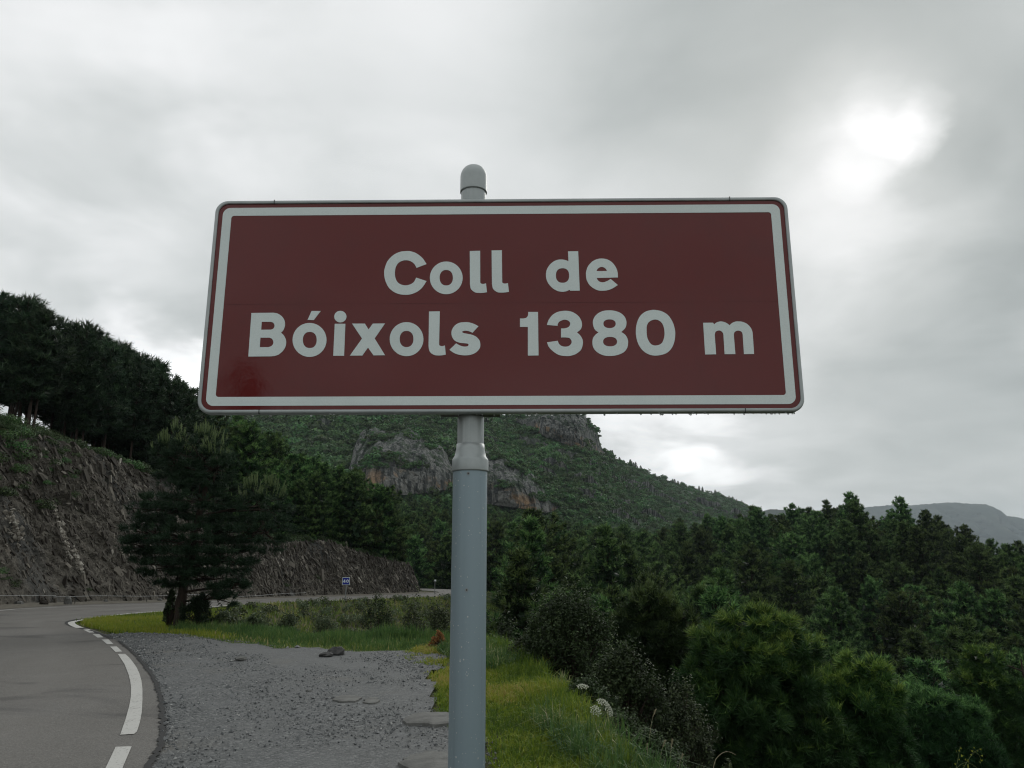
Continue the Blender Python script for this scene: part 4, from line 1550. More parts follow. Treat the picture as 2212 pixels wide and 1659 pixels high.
def tufts(C, A, rng, n=8, L=.3, Wd=.03, spread=(15, 70), tint=None, jit=.35):
    """Needle sprays: n thin triangles round axis A at each point C."""
    N = len(C)
    C = np.repeat(C, n, 0)
    Aa = np.repeat(unit(A), n, 0)
    Ls = np.repeat(np.broadcast_to(L, (N,)), n) * rng.uniform(.65, 1.15, N * n)
    th = np.radians(rng.uniform(spread[0], spread[1], N * n))[:, None]
    Pp = perp(Aa, rng)
    D = Aa * np.cos(th) + Pp * np.sin(th)
    B = C + Aa * (rng.uniform(-jit, jit, N * n) * Ls)[:, None]
    Wv = perp(D, rng) * (np.repeat(np.broadcast_to(Wd, (N,)), n) * .5)[:, None]
    V = np.stack([B - Wv, B + Wv, B + D * Ls[:, None]], 1).reshape(-1, 3)
    F = np.arange(N * n * 3).reshape(-1, 3)
    t = rng.uniform(0, 1, N) if tint is None else tint
    t = np.clip(np.repeat(t, n) + rng.normal(0, .08, N * n), 0, 1)
    return V, F, np.repeat(t, 3)


def leaves(C, Nn, rng, L, Wd, tint=None):
    """Small leaf: two triangles folded along the midrib."""
    N = len(C)
    D = perp(unit(Nn), rng)
    Sd = unit(np.cross(D, unit(Nn)))
    L = np.broadcast_to(L, (N,))[:, None]
    Wd = np.broadcast_to(Wd, (N,))[:, None]
    base, tip = C - D * L * .5, C + D * L * .5
    a, b = C + Sd * Wd * .5 + unit(Nn) * L * .1, C - Sd * Wd * .5 + unit(Nn) * L * .1
    V = np.stack([base, a, tip, b], 1).reshape(-1, 3)
    i = np.arange(N)[:, None] * 4
    F = np.concatenate([i + np.array([0, 1, 2]), i + np.array([0, 2, 3])])
    t = rng.uniform(0, 1, N) if tint is None else tint
    return V, F, np.repeat(t, 4)


def pine_parts(seed, H=9.0, Rr=2.3, base=.25, whorls=13, nb=5, n=7, L=.42, Wd=.06, tip_tint=.9, asym=.25, dens=1.0, round_=.75, tr=.016):
    """Trunk mesh and crown mesh (branches bear the sprays)."""
    rng = np.random.default_rng(seed)
    z = np.linspace(0, H * .97, 9)
    lean = rng.normal(0, .018, (9, 2)).cumsum(0) * H * .12
    tp = np.stack([lean[:, 0], lean[:, 1], z], -1)
    r0 = H * tr
    trunk = tube_tris(np.concatenate([[[0, 0, -.5]], tp]), np.concatenate([[r0 * 1.25], r0 * (1 - np.linspace(0, 1, 9) ** 1.2 * .93)]), 7)
    C, A, TT, br = [], [], [], []
    ph = rng.uniform(0, 6.28)
    side = rng.uniform(0, 6.28)
    for w in range(whorls):
        t = (w + rng.uniform(-.3, .3)) / (whorls - 1)
        t = min(max(t, 0), 1)
        hz = H * (base + (1 - base) * t) * .985
        Lb = Rr * (1 - t) ** round_ * min(1, .6 + 1.6 * t) + .10 * Rr
        o = np.array([np.interp(hz, z, tp[:, 0]), np.interp(hz, z, tp[:, 1]), hz])
        ph += rng.uniform(.5, 1.3)
        for b in range(nb):
            a = ph + 6.283 * b / nb + rng.normal(0, .25)
            ll = Lb * rng.uniform(.65, 1.15) * (1 + asym * math.cos(a - side))
            el = R(np.interp(t, [0, .5, 1], [-4, 14, 58]) + rng.normal(0, 8))
            dh = np.array([math.cos(a), math.sin(a), 0])
            s = np.linspace(0, 1, 6)
            curve = np.stack([dh[0] * s * ll * math.cos(el), dh[1] * s * ll * math.cos(el), s * ll * math.sin(el) + (s ** 2) * ll * .16], -1) + o
            br.append(tube_tris(curve[[0, 2, 5]], [r0 * .32 * (1 - t * .6), r0 * .2, .008], 3))
            m = max(3, int(ll / L * 2.6 * dens))
            lat = np.array([-dh[1], dh[0], 0])
            # needles gathered in pads along the branch, open between them
            pads_s = np.array([1.0, .82, .80, .58, .55, .34])
            pads_l = np.array([0, .24, -.24, .30, -.30, .12]) * rng.uniform(.6, 1.3, 6)
            pk = rng.choice(6, m, p=[.27, .19, .19, .14, .14, .07])
            ss = np.clip(pads_s[pk] + rng.normal(0, .05, m), .15, 1.06)
            q = np.stack([np.interp(ss, s, curve[:, k]) for k in range(3)], -1)
            wl = pads_l[pk] * ll + rng.normal(0, .05, m) * ll
            dz = rng.normal(0, .07, m) * ll ** .5 + np.abs(pads_l[pk]) * ll * .12
            q = q + lat * wl[:, None] + np.array([0, 0, 1]) * dz[:, None]
            ax = dh * math.cos(el) * (.55 + .4 * ss[:, None]) + lat * (np.sign(wl) * .5)[:, None] + np.array([0, 0, 1]) * rng.uniform(.45, 1.1, (m, 1))
            C.append(q)
            A.append(ax)
            ptn = rng.uniform(-.08, .12, 6)[pk]
            TT.append(np.clip(.06 + .28 * rng.uniform(0, 1, m) + ptn + np.where((ss > .6) & (dz > -.02), rng.uniform(.15, tip_tint - .12, m), 0) + .12 * t, 0, 1))  # upper sprays and treetop tinted lighter: light from above put into the colour
    # leader
    q = np.stack([np.interp(np.linspace(.9, 1.0, 5) * H * .97, z, tp[:, k]) for k in range(3)], -1)
    C.append(q)
    A.append(np.tile([0, 0, 1.0], (5, 1)))
    TT.append(np.full(5, .7))
    C, A, TT = np.concatenate(C), np.concatenate(A), np.concatenate(TT)
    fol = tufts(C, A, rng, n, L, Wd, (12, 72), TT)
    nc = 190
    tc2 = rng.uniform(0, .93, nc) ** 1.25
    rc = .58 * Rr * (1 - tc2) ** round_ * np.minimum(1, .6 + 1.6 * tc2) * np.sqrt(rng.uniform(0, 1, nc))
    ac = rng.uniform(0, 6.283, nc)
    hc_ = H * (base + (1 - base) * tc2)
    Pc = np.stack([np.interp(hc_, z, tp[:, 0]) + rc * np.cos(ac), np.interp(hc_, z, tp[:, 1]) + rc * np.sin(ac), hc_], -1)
    core = leaves(Pc, unit(rng.normal(0, 1, (nc, 3)) * np.array([.6, .6, 1])), rng, Rr * .30, Rr * .24, rng.uniform(0, .15, nc))  # big dark leaves added inside the crown to block light coming through
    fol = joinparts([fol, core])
    bV, bF, _ = joinparts([(b[0], b[1]) for b in br])
    return trunk, (bV, bF), fol


def pine_meshes(seed, key='pine', **kw):
    tr, br, fo = pine_parts(seed, **kw)
    tV = np.concatenate([tr[0], br[0]])
    tF = np.concatenate([tr[1], br[1] + len(tr[0])])
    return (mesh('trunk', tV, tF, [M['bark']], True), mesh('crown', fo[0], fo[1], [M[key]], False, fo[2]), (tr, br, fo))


FOREST = [pine_meshes(100 + k, 'pine', H=9.0 * s, Rr=rr * 1.32, base=bb * .5, whorls=wh + 1, nb=7, n=9, L=.34, Wd=.07, dens=1.9, round_=ro, tip_tint=tt_) for k, (s, rr, bb, wh, ro, tt_) in enumerate(
    [(1.0, 2.3, .16, 12, .65, 1.0), (1.08, 2.1, .18, 13, .75, .95), (.92, 2.5, .14, 11, .55, 1.0), (1.0, 2.0, .2, 12, .7, .95), (1.12, 2.4, .22, 13, .7, .95), (.85, 2.3, .12, 11, .6, 1.0), (1.0, 2.7, .2, 11, .5, 1.0)])]
RIDGE = [pine_meshes(200 + k, 'pine_dark', H=9.0, Rr=rr, base=bb, whorls=wh, nb=5, n=8, dens=1.25, L=.45, Wd=.075, round_=ro, tip_tint=.8, asym=.45, tr=.0105) for k, (rr, bb, wh, ro) in enumerate(
    [(2.0, .30, 11, .55), (1.8, .36, 10, .5), (2.2, .26, 11, .6), (1.7, .34, 10, .45), (2.3, .32, 10, .55)])]

forest_count = [0]
ORD = 'first second third fourth fifth sixth seventh eighth ninth tenth eleventh twelfth thirteenth fourteenth fifteenth sixteenth seventeenth eighteenth nineteenth twentieth'.split()
ORD += ['twenty-' + o for o in ORD[:9]] + ['thirtieth'] + ['thirty-' + o for o in ORD[:9]]


def label_rows(things, fmt, per_row=18, rows=('nearest', 'second', 'third', 'fourth', 'fifth', 'sixth', 'seventh', 'eighth', 'ninth', 'tenth')):
    """Name each tree by its row away from the viewer and its count across the view."""
    things = sorted(things, key=lambda o: o.location.y)
    for i in range(0, len(things), per_row):
        row = sorted(things[i:i + per_row], key=lambda o: o.location.x / o.location.y)
        for k, o in enumerate(row):
            o['label'] = fmt.format(rows[i // per_row], ORD[k])




def plant(variants, k, x, y, z, H, rot, label, group, name='pine_tree', cat='tree'):
    tm, cm, _ = variants[k % len(variants)]
    r = bpy.data.objects.new(name, None)
    r.empty_display_size = .3
    r.location = (x, y, z)
    r.rotation_euler = (0, 0, rot)
    r.scale = (H / 9.0,) * 3
    COL.objects.link(r)
    tag(r, label, cat, group)
    for nm, me in (('trunk', tm), ('crown', cm)):
        c = bpy.data.objects.new(nm, me)
        c.parent = r
        COL.objects.link(c)
    forest_count[0] += 1
    return r


rng = np.random.default_rng(8)
# pines on the ridge above the high cutting
SKY = np.array([(-300, 600), (0, 645), (60, 675), (130, 700), (190, 735), (260, 765), (330, 800), (370, 828), (410, 868), (440, 905), (470, 930)])
cnt = 0
quota = [24, 26, 28]
for k in range(9000):
    if sum(quota) <= 0:
        break
    idx = rng.integers(0, len(bx))
    if not 16 < by[idx] < 78:
        continue
    bk = LEAN * hh[idx] + rng.uniform(3.5, 17)
    x, Yd = bx[idx] + Nl[idx, 0] * bk, by[idx] + Nl[idx, 1] * bk
    zg = float(ground_z(np.array(x), np.array(Yd)))
    u2 = uv_of(np.array([x, Yd, zg]))[0]
    if not -100 < u2 < 445:
        continue
    zone = 0 if u2 < 140 else 1 if u2 < 290 else 2
    if quota[zone] <= 0:
        continue
    vt = np.interp(u2, SKY[:, 0], SKY[:, 1]) + abs(rng.normal(0, 26)) - 4
    H = at_y(u2, vt, Yd)[2] - zg
    if not 2.6 < H < 11.5:
        continue
    plant(RIDGE, k, x, Yd, zg - .1, H, rng.uniform(0, 6.28), 'tall dark pine with a bare lower trunk, on the ridge above the high rock cutting', 'pines on the ridge above the high cutting')
    cnt += 1
    quota[zone] -= 1
label_rows([o for o in COL.objects if o.get('group') == 'pines on the ridge above the high cutting'], 'dark bare-trunked pine on the ridge above the cutting, {} row, {} from the left')
print('ridge pines', cnt)
# pines on top of the low cutting
TOP2 = np.array([(400, 900), (450, 905), (560, 930), (620, 965), (700, 1010), (780, 1035), (850, 1062), (900, 1110), (930, 1150)])
cnt = 0
for k in range(3000):
    if cnt >= 62:
        break
    f = rng.uniform(0, 1)
    idx = rng.integers(0, len(bx))
    if not 46 < by[idx] < 92:
        continue
    bk = LEAN * hh[idx] + rng.uniform(.9, 13)
    x, Yd = bx[idx] + Nl[idx, 0] * bk, by[idx] + Nl[idx, 1] * bk
    zg = float(ground_z(np.array(x), np.array(Yd)))
    u2 = uv_of(np.array([x, Yd, zg]))[0]
    if not 400 < u2 < 930:
        continue
    vt = np.interp(u2, TOP2[:, 0], TOP2[:, 1]) + abs(rng.normal(0, 30))
    H = at_y(u2, vt, Yd)[2] - zg
    if not 2.2 < H < 11:
        continue
    plant(FOREST, k, x, Yd, zg - .1, H, rng.uniform(0, 6.28), 'dark pine standing on top of the low rock cutting', 'pines on top of the low cutting')
    cnt += 1
label_rows([o for o in COL.objects if o.get('group') == 'pines on top of the low cutting'], 'dark pine on top of the low rock cutting, {} row, {} from the left')
print('low cutting pines', cnt)

# the valley forest
pts = []
yv = 26.0
rng = np.random.default_rng(17)
while yv < 390:
    step = np.interp(yv, [26, 60, 120, 390], [4.4, 5.6, 6.4, 7.8])
    x0, x1 = (840 - 1106) / FPX * yv * 1.0, (2290 - 1106) / FPX * yv * 1.12
    if yv > 230:
        x0 = (560 - 1106) / FPX * yv
    xs = np.arange(x0, x1, step)
    xs = xs + rng.uniform(-.45, .45, len(xs)) * step
    ys = yv + rng.uniform(-.45, .45, len(xs)) * step
    pts.append(np.stack([xs, ys], -1))
    yv += step * .95
pts = np.concatenate(pts)
dB, _, sB = seg_dist(pts[:, 0], pts[:, 1], BE)
dLb, _, sLb = seg_dist(pts[:, 0], pts[:, 1], CB)
_u = uv_of(np.stack([pts[:, 0], pts[:, 1], 0 * pts[:, 0]], -1))[:, 0]
okp = ~((_u < 1010) & (pts[:, 1] < 92)) & ~((_u < 1078) & (pts[:, 1] < 62)) & (((sB > 0) & (dB > 5.0)) | (pts[:, 1] > 124)) & ~((sLb < 0) & (pts[:, 1] < 100) & (dLb < 60))
pts = pts[okp]
zg = ground_z(pts[:, 0], pts[:, 1])
uv = uv_of(np.stack([pts[:, 0], pts[:, 1], zg + 8], -1))
Hs = TREE_H * rng.uniform(.68, 1.22, len(pts)) * np.interp(pts[:, 1], [26, 45, 60], [.5, .8, 1.0])
# keep the pad side clear: trees near the crest stay below the line of sight of the photo
order = np.argsort(pts[:, 1])
nind = 0
stuff = []
FL = 300 - forest_count[0] - 8
for i in order:
    u_, v_ = uv[i]
    vis = -60 < u_ < 2290 and 0.02 > 0 and v_ < 1800
    if vis and nind < FL and pts[i, 1] > 24:
        side = u_ < 1000
        plant(FOREST, int(rng.integers(0, 99)), pts[i, 0], pts[i, 1], zg[i] - .2, Hs[i], rng.uniform(0, 6.28),
              'green pine beyond the end of the low cutting, seen past the pole' if side else 'green pine in the dense forest below the grassy bank',
              'pines beyond the low cutting' if side else 'pines in the forest below the bank')
        nind += 1
    else:
        stuff.append(i)
label_rows([o for o in COL.objects if o.get('group') == 'pines beyond the low cutting'], 'green pine beyond the end of the low cutting, {} row, {} from the left')
label_rows([o for o in COL.objects if o.get('group') == 'pines in the forest below the bank'], 'green pine in the forest below the bank, {} row, {} from the pole')
print('forest individuals', nind, 'massed', len(stuff))

# ------------------------------------------------------------------ scattering by geometry nodes (masses only)
def proto(name, V, F, mats, tint, mat_idx=None):
    return bpy.data.objects.new(name, mesh(name, V, F, mats, False, tint, mat_idx))


def scatter(name, P, scale, rot, idx, protos, label):
    me = bpy.data.meshes.new(name)
    me.vertices.add(len(P))
    me.vertices.foreach_set('co', np.asarray(P, np.float32).ravel())
    for nm, arr, typ in (('sc', scale, 'FLOAT'), ('rz', rot, 'FLOAT'), ('pick', idx, 'INT')):
        at = me.attributes.new(nm, typ, 'POINT')
        at.data.foreach_set('value', np.asarray(arr, np.float32 if typ == 'FLOAT' else np.int32))
    ob = link(name, me)
    tree = bpy.data.node_groups.new(name + '_scatter', 'GeometryNodeTree')
    tree.interface.new_socket('Geometry', in_out='INPUT', socket_type='NodeSocketGeometry')
    tree.interface.new_socket('Geometry', in_out='OUTPUT', socket_type='NodeSocketGeometry')
    q = G(tree)
    gi = q.n('NodeGroupInput')
    go = q.n('NodeGroupOutput')

    def named(nm, typ):
        a = q.n('GeometryNodeInputNamedAttribute', data_type=typ)
        a.inputs[0].default_value = nm
        return a.outputs[0]
    join = q.n('GeometryNodeJoinGeometry')
    m2p = q.n('GeometryNodeMeshToPoints')
    q.l(gi.outputs[0], m2p.inputs[0])
    for k, pr in enumerate(protos):
        oi = q.n('GeometryNodeObjectInfo')
        oi.inputs['Object'].default_value = pr
        cmp_ = q.n('FunctionNodeCompare', data_type='INT', operation='EQUAL')
        q.l(named('pick', 'INT'), cmp_.inputs[2])
        cmp_.inputs[3].default_value = k
        iop = q.n('GeometryNodeInstanceOnPoints')
        q.l(m2p.outputs[0], iop.inputs['Points'])
        q.l(cmp_.outputs[0], iop.inputs['Selection'])
        q.l(oi.outputs['Geometry'], iop.inputs['Instance'])
        cx = q.n('ShaderNodeCombineXYZ')
        q.l(named('rz', 'FLOAT'), cx.inputs[2])
        er = q.n('FunctionNodeEulerToRotation')
        q.l(cx.outputs[0], er.inputs[0])
        q.l(er.outputs[0], iop.inputs['Rotation'])
        q.l(named('sc', 'FLOAT'), iop.inputs['Scale'])
        q.l(iop.outputs[0], join.inputs[0])
    q.l(join.outputs[0], go.inputs[0])
    md = ob.modifiers.new('scatter', 'NODES')
    md.node_group = tree
    tag(ob, label, kind='stuff')
    return ob


def tree_proto(k):
    tr, br, fo = FOREST[k][2]
    V, F, T_ = joinparts([(tr[0], tr[1]), fo])
    mi = np.concatenate([np.zeros(len(tr[1])), np.ones(len(fo[1]))])
    return proto('forest_pine', V, F, [M['bark'], M['pine']], T_, mi)


TP = [tree_proto(k) for k in range(6)]
st = np.array(stuff)
P = np.concatenate([pts[st], (zg[st] - .2)[:, None]], 1)
scatter('forest', P, Hs[st] / 9.0, rng.uniform(0, 6.28, len(st)), rng.integers(0, 6, len(st)), TP, 'the rest of the pine forest rising towards the mountain')

# ------------------------------------------------------------------ mountain
CREST = np.array([(300, 1000), (380, 940), (440, 906), (500, 905), (540, 900), (600, 880), (700, 850), (850, 835), (960, 850), (1030, 885), (1070, 900), (1110, 900), (1130, 893), (1180, 880), (1230, 885), (1262, 898), (1290, 930), (1298, 962), (1310, 978), (1330, 990), (1360, 1005), (1450, 1042), (1540, 1066), (1600, 1085),
                  (1640, 1107), (1680, 1135), (1760, 1180), (1900, 1230)], float)
us = np.linspace(300, 1900, 420)
vs = np.interp(us, CREST[:, 0], CREST[:, 1])
Yc = np.interp(us, [300, 500, 1100, 1300, 1650, 1900], [430, 560, 620, 660, 1500, 1700])
Yf = np.interp(us, [300, 500, 1100, 1300, 1650, 1900], [300, 330, 370, 400, 800, 900])
vf = np.interp(us, [300, 560, 850, 1100, 1300, 1650, 1900], [1120, 1110, 1100, 1120, 1150, 1170, 1240])
nT = 150
tt = np.linspace(-.25, 1.35, nT)
top = at_y(us, vs, Yc)
fot = at_y(us, vf, Yf)
V = np.empty((nT, len(us), 3))
for i, t_ in enumerate(tt):
    if t_ <= 1:
        s = max(t_, 0)
        zf = s ** .92
        V[i] = fot + (top - fot) * t_
        V[i, :, 2] = fot[:, 2] + (top[:, 2] - fot[:, 2]) * zf + min(t_, 0) * 90
        # follow the direction of sight so columns stay put
    else:
        V[i] = top
        k = t_ - 1
        V[i, :, 1] = Yc + k * 400
        V[i, :, 0] = top[:, 0] * (V[i, :, 1] / Yc)
        V[i, :, 2] = top[:, 2] - k * 60 - (k ** .5) * 14
tg = tt[:, None] + 0 * us[None]
amp = np.clip(np.minimum(tg * 4, (1.0 - tg) * 5), 0.0, 1)
nz = fbm(V * np.array([.012, .012, .012]), 4, 61) * 9 + fbm(V * .06, 3, 63) * 2.2
ledge = (np.abs(((V[..., 2] + V[..., 0] * .16 + 6 * fbm(V * .02, 2, 65)) / 11) % 1 - .5) * 2) ** 3
V[..., 2] += nz * amp * .8 + ledge * 2.0 * amp
edge_n = fbm(np.stack([us * .12, 0 * us, 0 * us], -1), 3, 67)
V[..., 2] += (edge_n * 1.6)[None] * np.clip((tg - .9) * 10, 0, 1)
MV = V
mount = link('mountain', mesh('mountain', V.reshape(-1, 3), grid_faces(len(us), nT), [M['slope']], True))
tag(mount, kind='structure')


def mount_y(u, v):
    """Distance of the mountain side along a sight line (interpolated on the built surface)."""
    col = int(np.argmin(np.abs(us - u)))
    vv = uv_of(MV[:, col])[:, 1]
    kk = np.where((tt >= 0) & (tt <= 1))[0]
    o = kk[np.argsort(vv[kk])]
    return float(np.interp(v, vv[o], MV[o, col, 1]))


def cliff(name, outline_top, outline_bot, bulge, seed, blocky=0.0, nu=230, nv=120, parent=None):
    """A rock wall standing out of the slope between a top and a bottom line."""
    ot, ob_ = np.array(outline_top, float), np.array(outline_bot, float)
    u0, u1 = ot[0, 0], ot[-1, 0]
    uu = np.linspace(u0, u1, nu)
    s = np.linspace(0, 1, nu)
    vtop = np.interp(uu, ot[:, 0], ot[:, 1])
    vbot = np.interp(uu, ob_[:, 0], ob_[:, 1])
    Yb = np.array([mount_y(a, b) for a, b in zip(uu, vbot)])
    Yt = np.array([mount_y(a, b) for a, b in zip(uu, vtop)])
    Yb = np.convolve(np.pad(Yb, 6, mode='edge'), np.ones(13) / 13, 'valid')
    Yt = np.convolve(np.pad(Yt, 6, mode='edge'), np.ones(13) / 13, 'valid')
    bul = np.sin(np.pi * np.clip(s, 0, 1)) ** .6
    rows = []
    tv = np.linspace(0, 1, nv)
    wallY = Yb - bulge * bul
    for t_ in tv:
        vv = vbot + (vtop - vbot) * t_
        Yw = wallY + (Yt - wallY) * (t_ ** 2.2) * .45
        rows.append(at_y(uu, vv, Yw))
    # roof running back into the hillside
    for t_ in (.33, .66, 1.0):
        Yw = wallY + (Yt - wallY) * (.45 + .8 * t_) + 6 * t_
        q = at_y(uu, vtop, wallY + (Yt - wallY) * .45)
        q2 = q.copy()
        q2[:, 1] = Yw
        q2[:, 0] = q[:, 0] * Yw / q[:, 1]
        q2[:, 2] = q[:, 2] + (Yw - q[:, 1]) * .10
        rows.append(q2)
    Vc = np.array(rows)
    tin = np.concatenate([tv, [1, 1, 1]])[:, None] + 0 * uu[None]
    p = Vc
    wx = p[..., 0] + 5 * fbm(p * .05, 3, seed + 20)
    wz = p[..., 2] + .10 * p[..., 0] + 3.5 * fbm(p * .06, 3, seed + 21)
    colw = np.stack([wx * .22, 0 * wx, wz * .03], -1)
    ridge = 1 - 2 * np.abs(vnoise(colw, seed) - .5) * 1.6 + .5 * fbm(colw * 2.3, 2, seed + 2)         # upright ribs
    bedk = wz / (5.5 if blocky < .5 else 4.0)
    bed_i = np.floor(bedk)
    overh = (bedk - bed_i) * 1.0                                                                     # each bed leans out, then steps back
    cellx = np.floor(wx / (7 if blocky < .5 else 5) + 3.7 * _hash(bed_i.astype(np.int64), 0 * bed_i.astype(np.int64), 0 * bed_i.astype(np.int64), seed + 30))
    blkv = _hash(cellx.astype(np.int64), bed_i.astype(np.int64), 0 * bed_i.astype(np.int64), seed + 31) - .5
    big = fbm(np.stack([p[..., 0] * .035, 0 * wx, p[..., 2] * .05], -1), 3, seed + 5)
    lowt = np.clip(1 - tin * 1.5, 0, 1)                                                              # sheer, hollow foot
    dY = -ridge * 3.6 * (1 - .5 * blocky) - overh * (1.6 + 2.2 * blocky) - blkv * (2.2 + 3.6 * blocky) - big * 7 - fbm(p * .35, 3, seed + 6) * 1.6
    dY = dY + lowt * 5.0 * (vnoise(np.stack([p[..., 0] * .07, 0 * wx, 0 * wx], -1), seed + 8) + .2)
    Vc[..., 1] += dY * (.25 + .75 * bul[None]) * np.concatenate([np.ones(nv), [.7, .4, .2]])[:, None]
    jag = fbm(np.stack([p[..., 0] * .16, 0 * wx, 0 * wx + seed], -1), 3, seed + 9) * 4.0 + (np.floor(3 * vnoise(np.stack([p[..., 0] * .10, 0 * wx, 0 * wx], -1), seed + 10)) - 1) * 2.4
    Vc[..., 2] += jag * np.clip((tin - .55) * 2.2, 0, 1)
    o = link(name, mesh(name, Vc.reshape(-1, 3), grid_faces(nu, nv + 3), [M['cliff']], False, tin.ravel()), parent)
    return o


cliff('cliff', [(752, 1035), (765, 985), (775, 955), (800, 935), (840, 926), (880, 927), (920, 942), (955, 965), (975, 985), (1000, 1010)],
      [(752, 1040), (765, 1062), (800, 1070), (870, 1068), (930, 1062), (975, 1055), (1000, 1050)], 16, 71, .15, parent=mount)
cliff('cliff', [(1010, 985), (1040, 985), (1080, 998), (1120, 1015), (1160, 1045), (1185, 1065), (1210, 1092)],
      [(1010, 1070), (1040, 1085), (1080, 1092), (1140, 1100), (1180, 1108), (1210, 1100)], 16, 81, .15, parent=mount)
cliff('cliff', [(1112, 903), (1135, 894), (1180, 884), (1230, 889), (1262, 902), (1285, 930), (1297, 962), (1308, 976), (1316, 986)],
      [(1112, 907), (1135, 920), (1170, 938), (1210, 952), (1250, 966), (1280, 975), (1300, 982), (1308, 985), (1316, 990)], 20, 91, 1.0, parent=mount)

# ledges of bare rock along the mountain side
rng = np.random.default_rng(29)
LEDGE = [(1085, 935, 60), (1150, 960, 90), (1130, 985, 70), (1230, 990, 110), (1290, 1005, 80), (1200, 1010, 60), (1180, 1028, 55), (1330, 1035, 90), (1260, 1040, 70), (1390, 1060, 80), (1290, 1075, 100), (1370, 1095, 110),
         (1340, 1120, 90), (1450, 1085, 90), (1480, 1110, 70), (1530, 1092, 70), (1560, 1110, 60), (1420, 1125, 70), (620, 935, 50), (700, 925, 45), (660, 965, 60), (1600, 1120, 50), (1520, 1125, 60), (1060, 960, 40)]
for (u_, v_, w_) in LEDGE:
    n_ = 44
    uq = np.linspace(u_ - w_ / 2, u_ + w_ / 2, n_)
    vq = v_ + (uq - u_) * rng.uniform(.18, .34) + fbm(np.stack([uq * .06, 0 * uq, 0 * uq + u_], -1), 3, 7) * 5
    Yq_ = np.array([mount_y(a_, b_) for a_, b_ in zip(uq, vq)])
    prof_ = np.sin(np.linspace(0, np.pi, n_)) ** .5 * (.55 + .6 * vnoise(np.stack([uq * .13, 0 * uq, 0 * uq + u_], -1), 5))
    hgt_ = rng.uniform(4.0, 7.5) * np.interp(Yq_, [450, 900], [1, 1.5])
    rows = []
    for t_ in (0, .25, .5, .75, 1.0, 1.15):
        P_ = at_y(uq, vq, Yq_ - 2.6 * prof_ - .8 * fbm(np.stack([uq * .3, 0 * uq + t_ * 3, 0 * uq], -1), 2, 9))
        P_[:, 2] += (min(t_, 1) * hgt_ - 1.0) * prof_
        if t_ > 1:
            P_[:, 1] += 4.5
        rows.append(P_)
    o = link('rock_ledge', mesh('rock_ledge', np.array(rows).reshape(-1, 3), grid_faces(n_, 6), [M['cliff']], False, np.full(6 * n_, .5)), mount)

# scrub over the mountain side
rng = np.random.default_rng(33)


def clump(seed, n=90, flat=.8, L=.5):
    rg = np.random.default_rng(seed)
    lob = rg.uniform(-.55, .55, (5, 3)) * np.array([1, 1, .5])
    C, Nn = [], []
    for l in lob:
        d = unit(rg.normal(0, 1, (n // 5, 3)))
        d[:, 2] = np.abs(d[:, 2]) * 1.0 - .15
        d = unit(d)
        C.append(l + d * rg.uniform(.42, .62, (len(d), 1)) * np.array([1, 1, flat]))
        Nn.append(d + rg.normal(0, .3, d.shape))
    return leaves(np.concatenate(C) + np.array([0, 0, .35]), np.concatenate(Nn), rg, L, L * .75, np.clip(rg.beta(2, 2, 5 * (n // 5)), 0, 1))


CL = [proto('scrub_clump', *(lambda q: (q[0], q[1], [M['scrub']], q[2]))(clump(300 + k, 120, .8, .34))) for k in range(5)]
ti, ui = rng.uniform(0, 1.0, 26000), rng.uniform(0, 1, 26000)
a = (ti * 1.0 + .25) / 1.6 * (nT - 1)
b = ui * (len(us) - 1)
Pm = MV[a.astype(int), b.astype(int)]
uvm = uv_of(Pm)
dens = .55 + .8 * fbm(Pm * .02, 3, 95)
okm = (uvm[:, 0] > 400) & (uvm[:, 0] < 1750) & (rng.uniform(0, 1, len(Pm)) < dens + .25 * (uvm[:, 0] < 900))


def in_px(P2, poly):
    return inside(P2[:, 0], P2[:, 1], np.array(poly, float))


for poly, kp in (([(765, 1062), (765, 985), (800, 940), (880, 930), (950, 965), (1000, 1015), (1000, 1050)], .25),
                 ([(1010, 1075), (1010, 990), (1080, 1000), (1160, 1048), (1205, 1095), (1140, 1100)], .2),
                 ([(1125, 910), (1180, 886), (1262, 905), (1295, 960), (1308, 985), (1210, 950)], .12)):
    okm &= ~(in_px(uvm, poly) & (rng.uniform(0, 1, len(Pm)) > kp))
Pm = Pm[okm]
# scrub rooted on the ledges of the cliffs
LED = []
for o_ in [o_ for o_ in COL.objects if o_.name.startswith('cliff')]:
    q_ = np.empty(len(o_.data.vertices) * 3, np.float32)
    o_.data.vertices.foreach_get('co', q_)
    q_ = q_.reshape(-1, 230, 3)
    nr_ = q_.shape[0]
    rr_ = (nr_ * rng.uniform(.30, .97, 700) ** .8).astype(int)
    cc_ = rng.integers(2, 228, 700)
    pp_ = q_[rr_, cc_].astype(float)
    keep_ = fbm(pp_ * .05, 3, 99) > (.16 if o_.name != 'cliff.002' else .45)
    LED.append(pp_[keep_] + np.array([0, -.4, 0]))
LED = np.concatenate(LED)
sc = np.exp(rng.normal(math.log(2.6), .35, len(Pm))) * np.interp(uv_of(Pm)[:, 0], [500, 1000, 1250, 1600], [1.25, 1.1, .85, .9])
Pm = np.concatenate([Pm, LED])
sc = np.concatenate([sc, np.exp(rng.normal(math.log(1.5), .35, len(LED)))])
scatter('scrub', Pm + rng.normal(0, 1.0, Pm.shape) * np.array([1, 1, 0]), sc, rng.uniform(0, 6.28, len(Pm)), rng.integers(0, 5, len(Pm)), CL, 'evergreen scrub covering the mountain side')
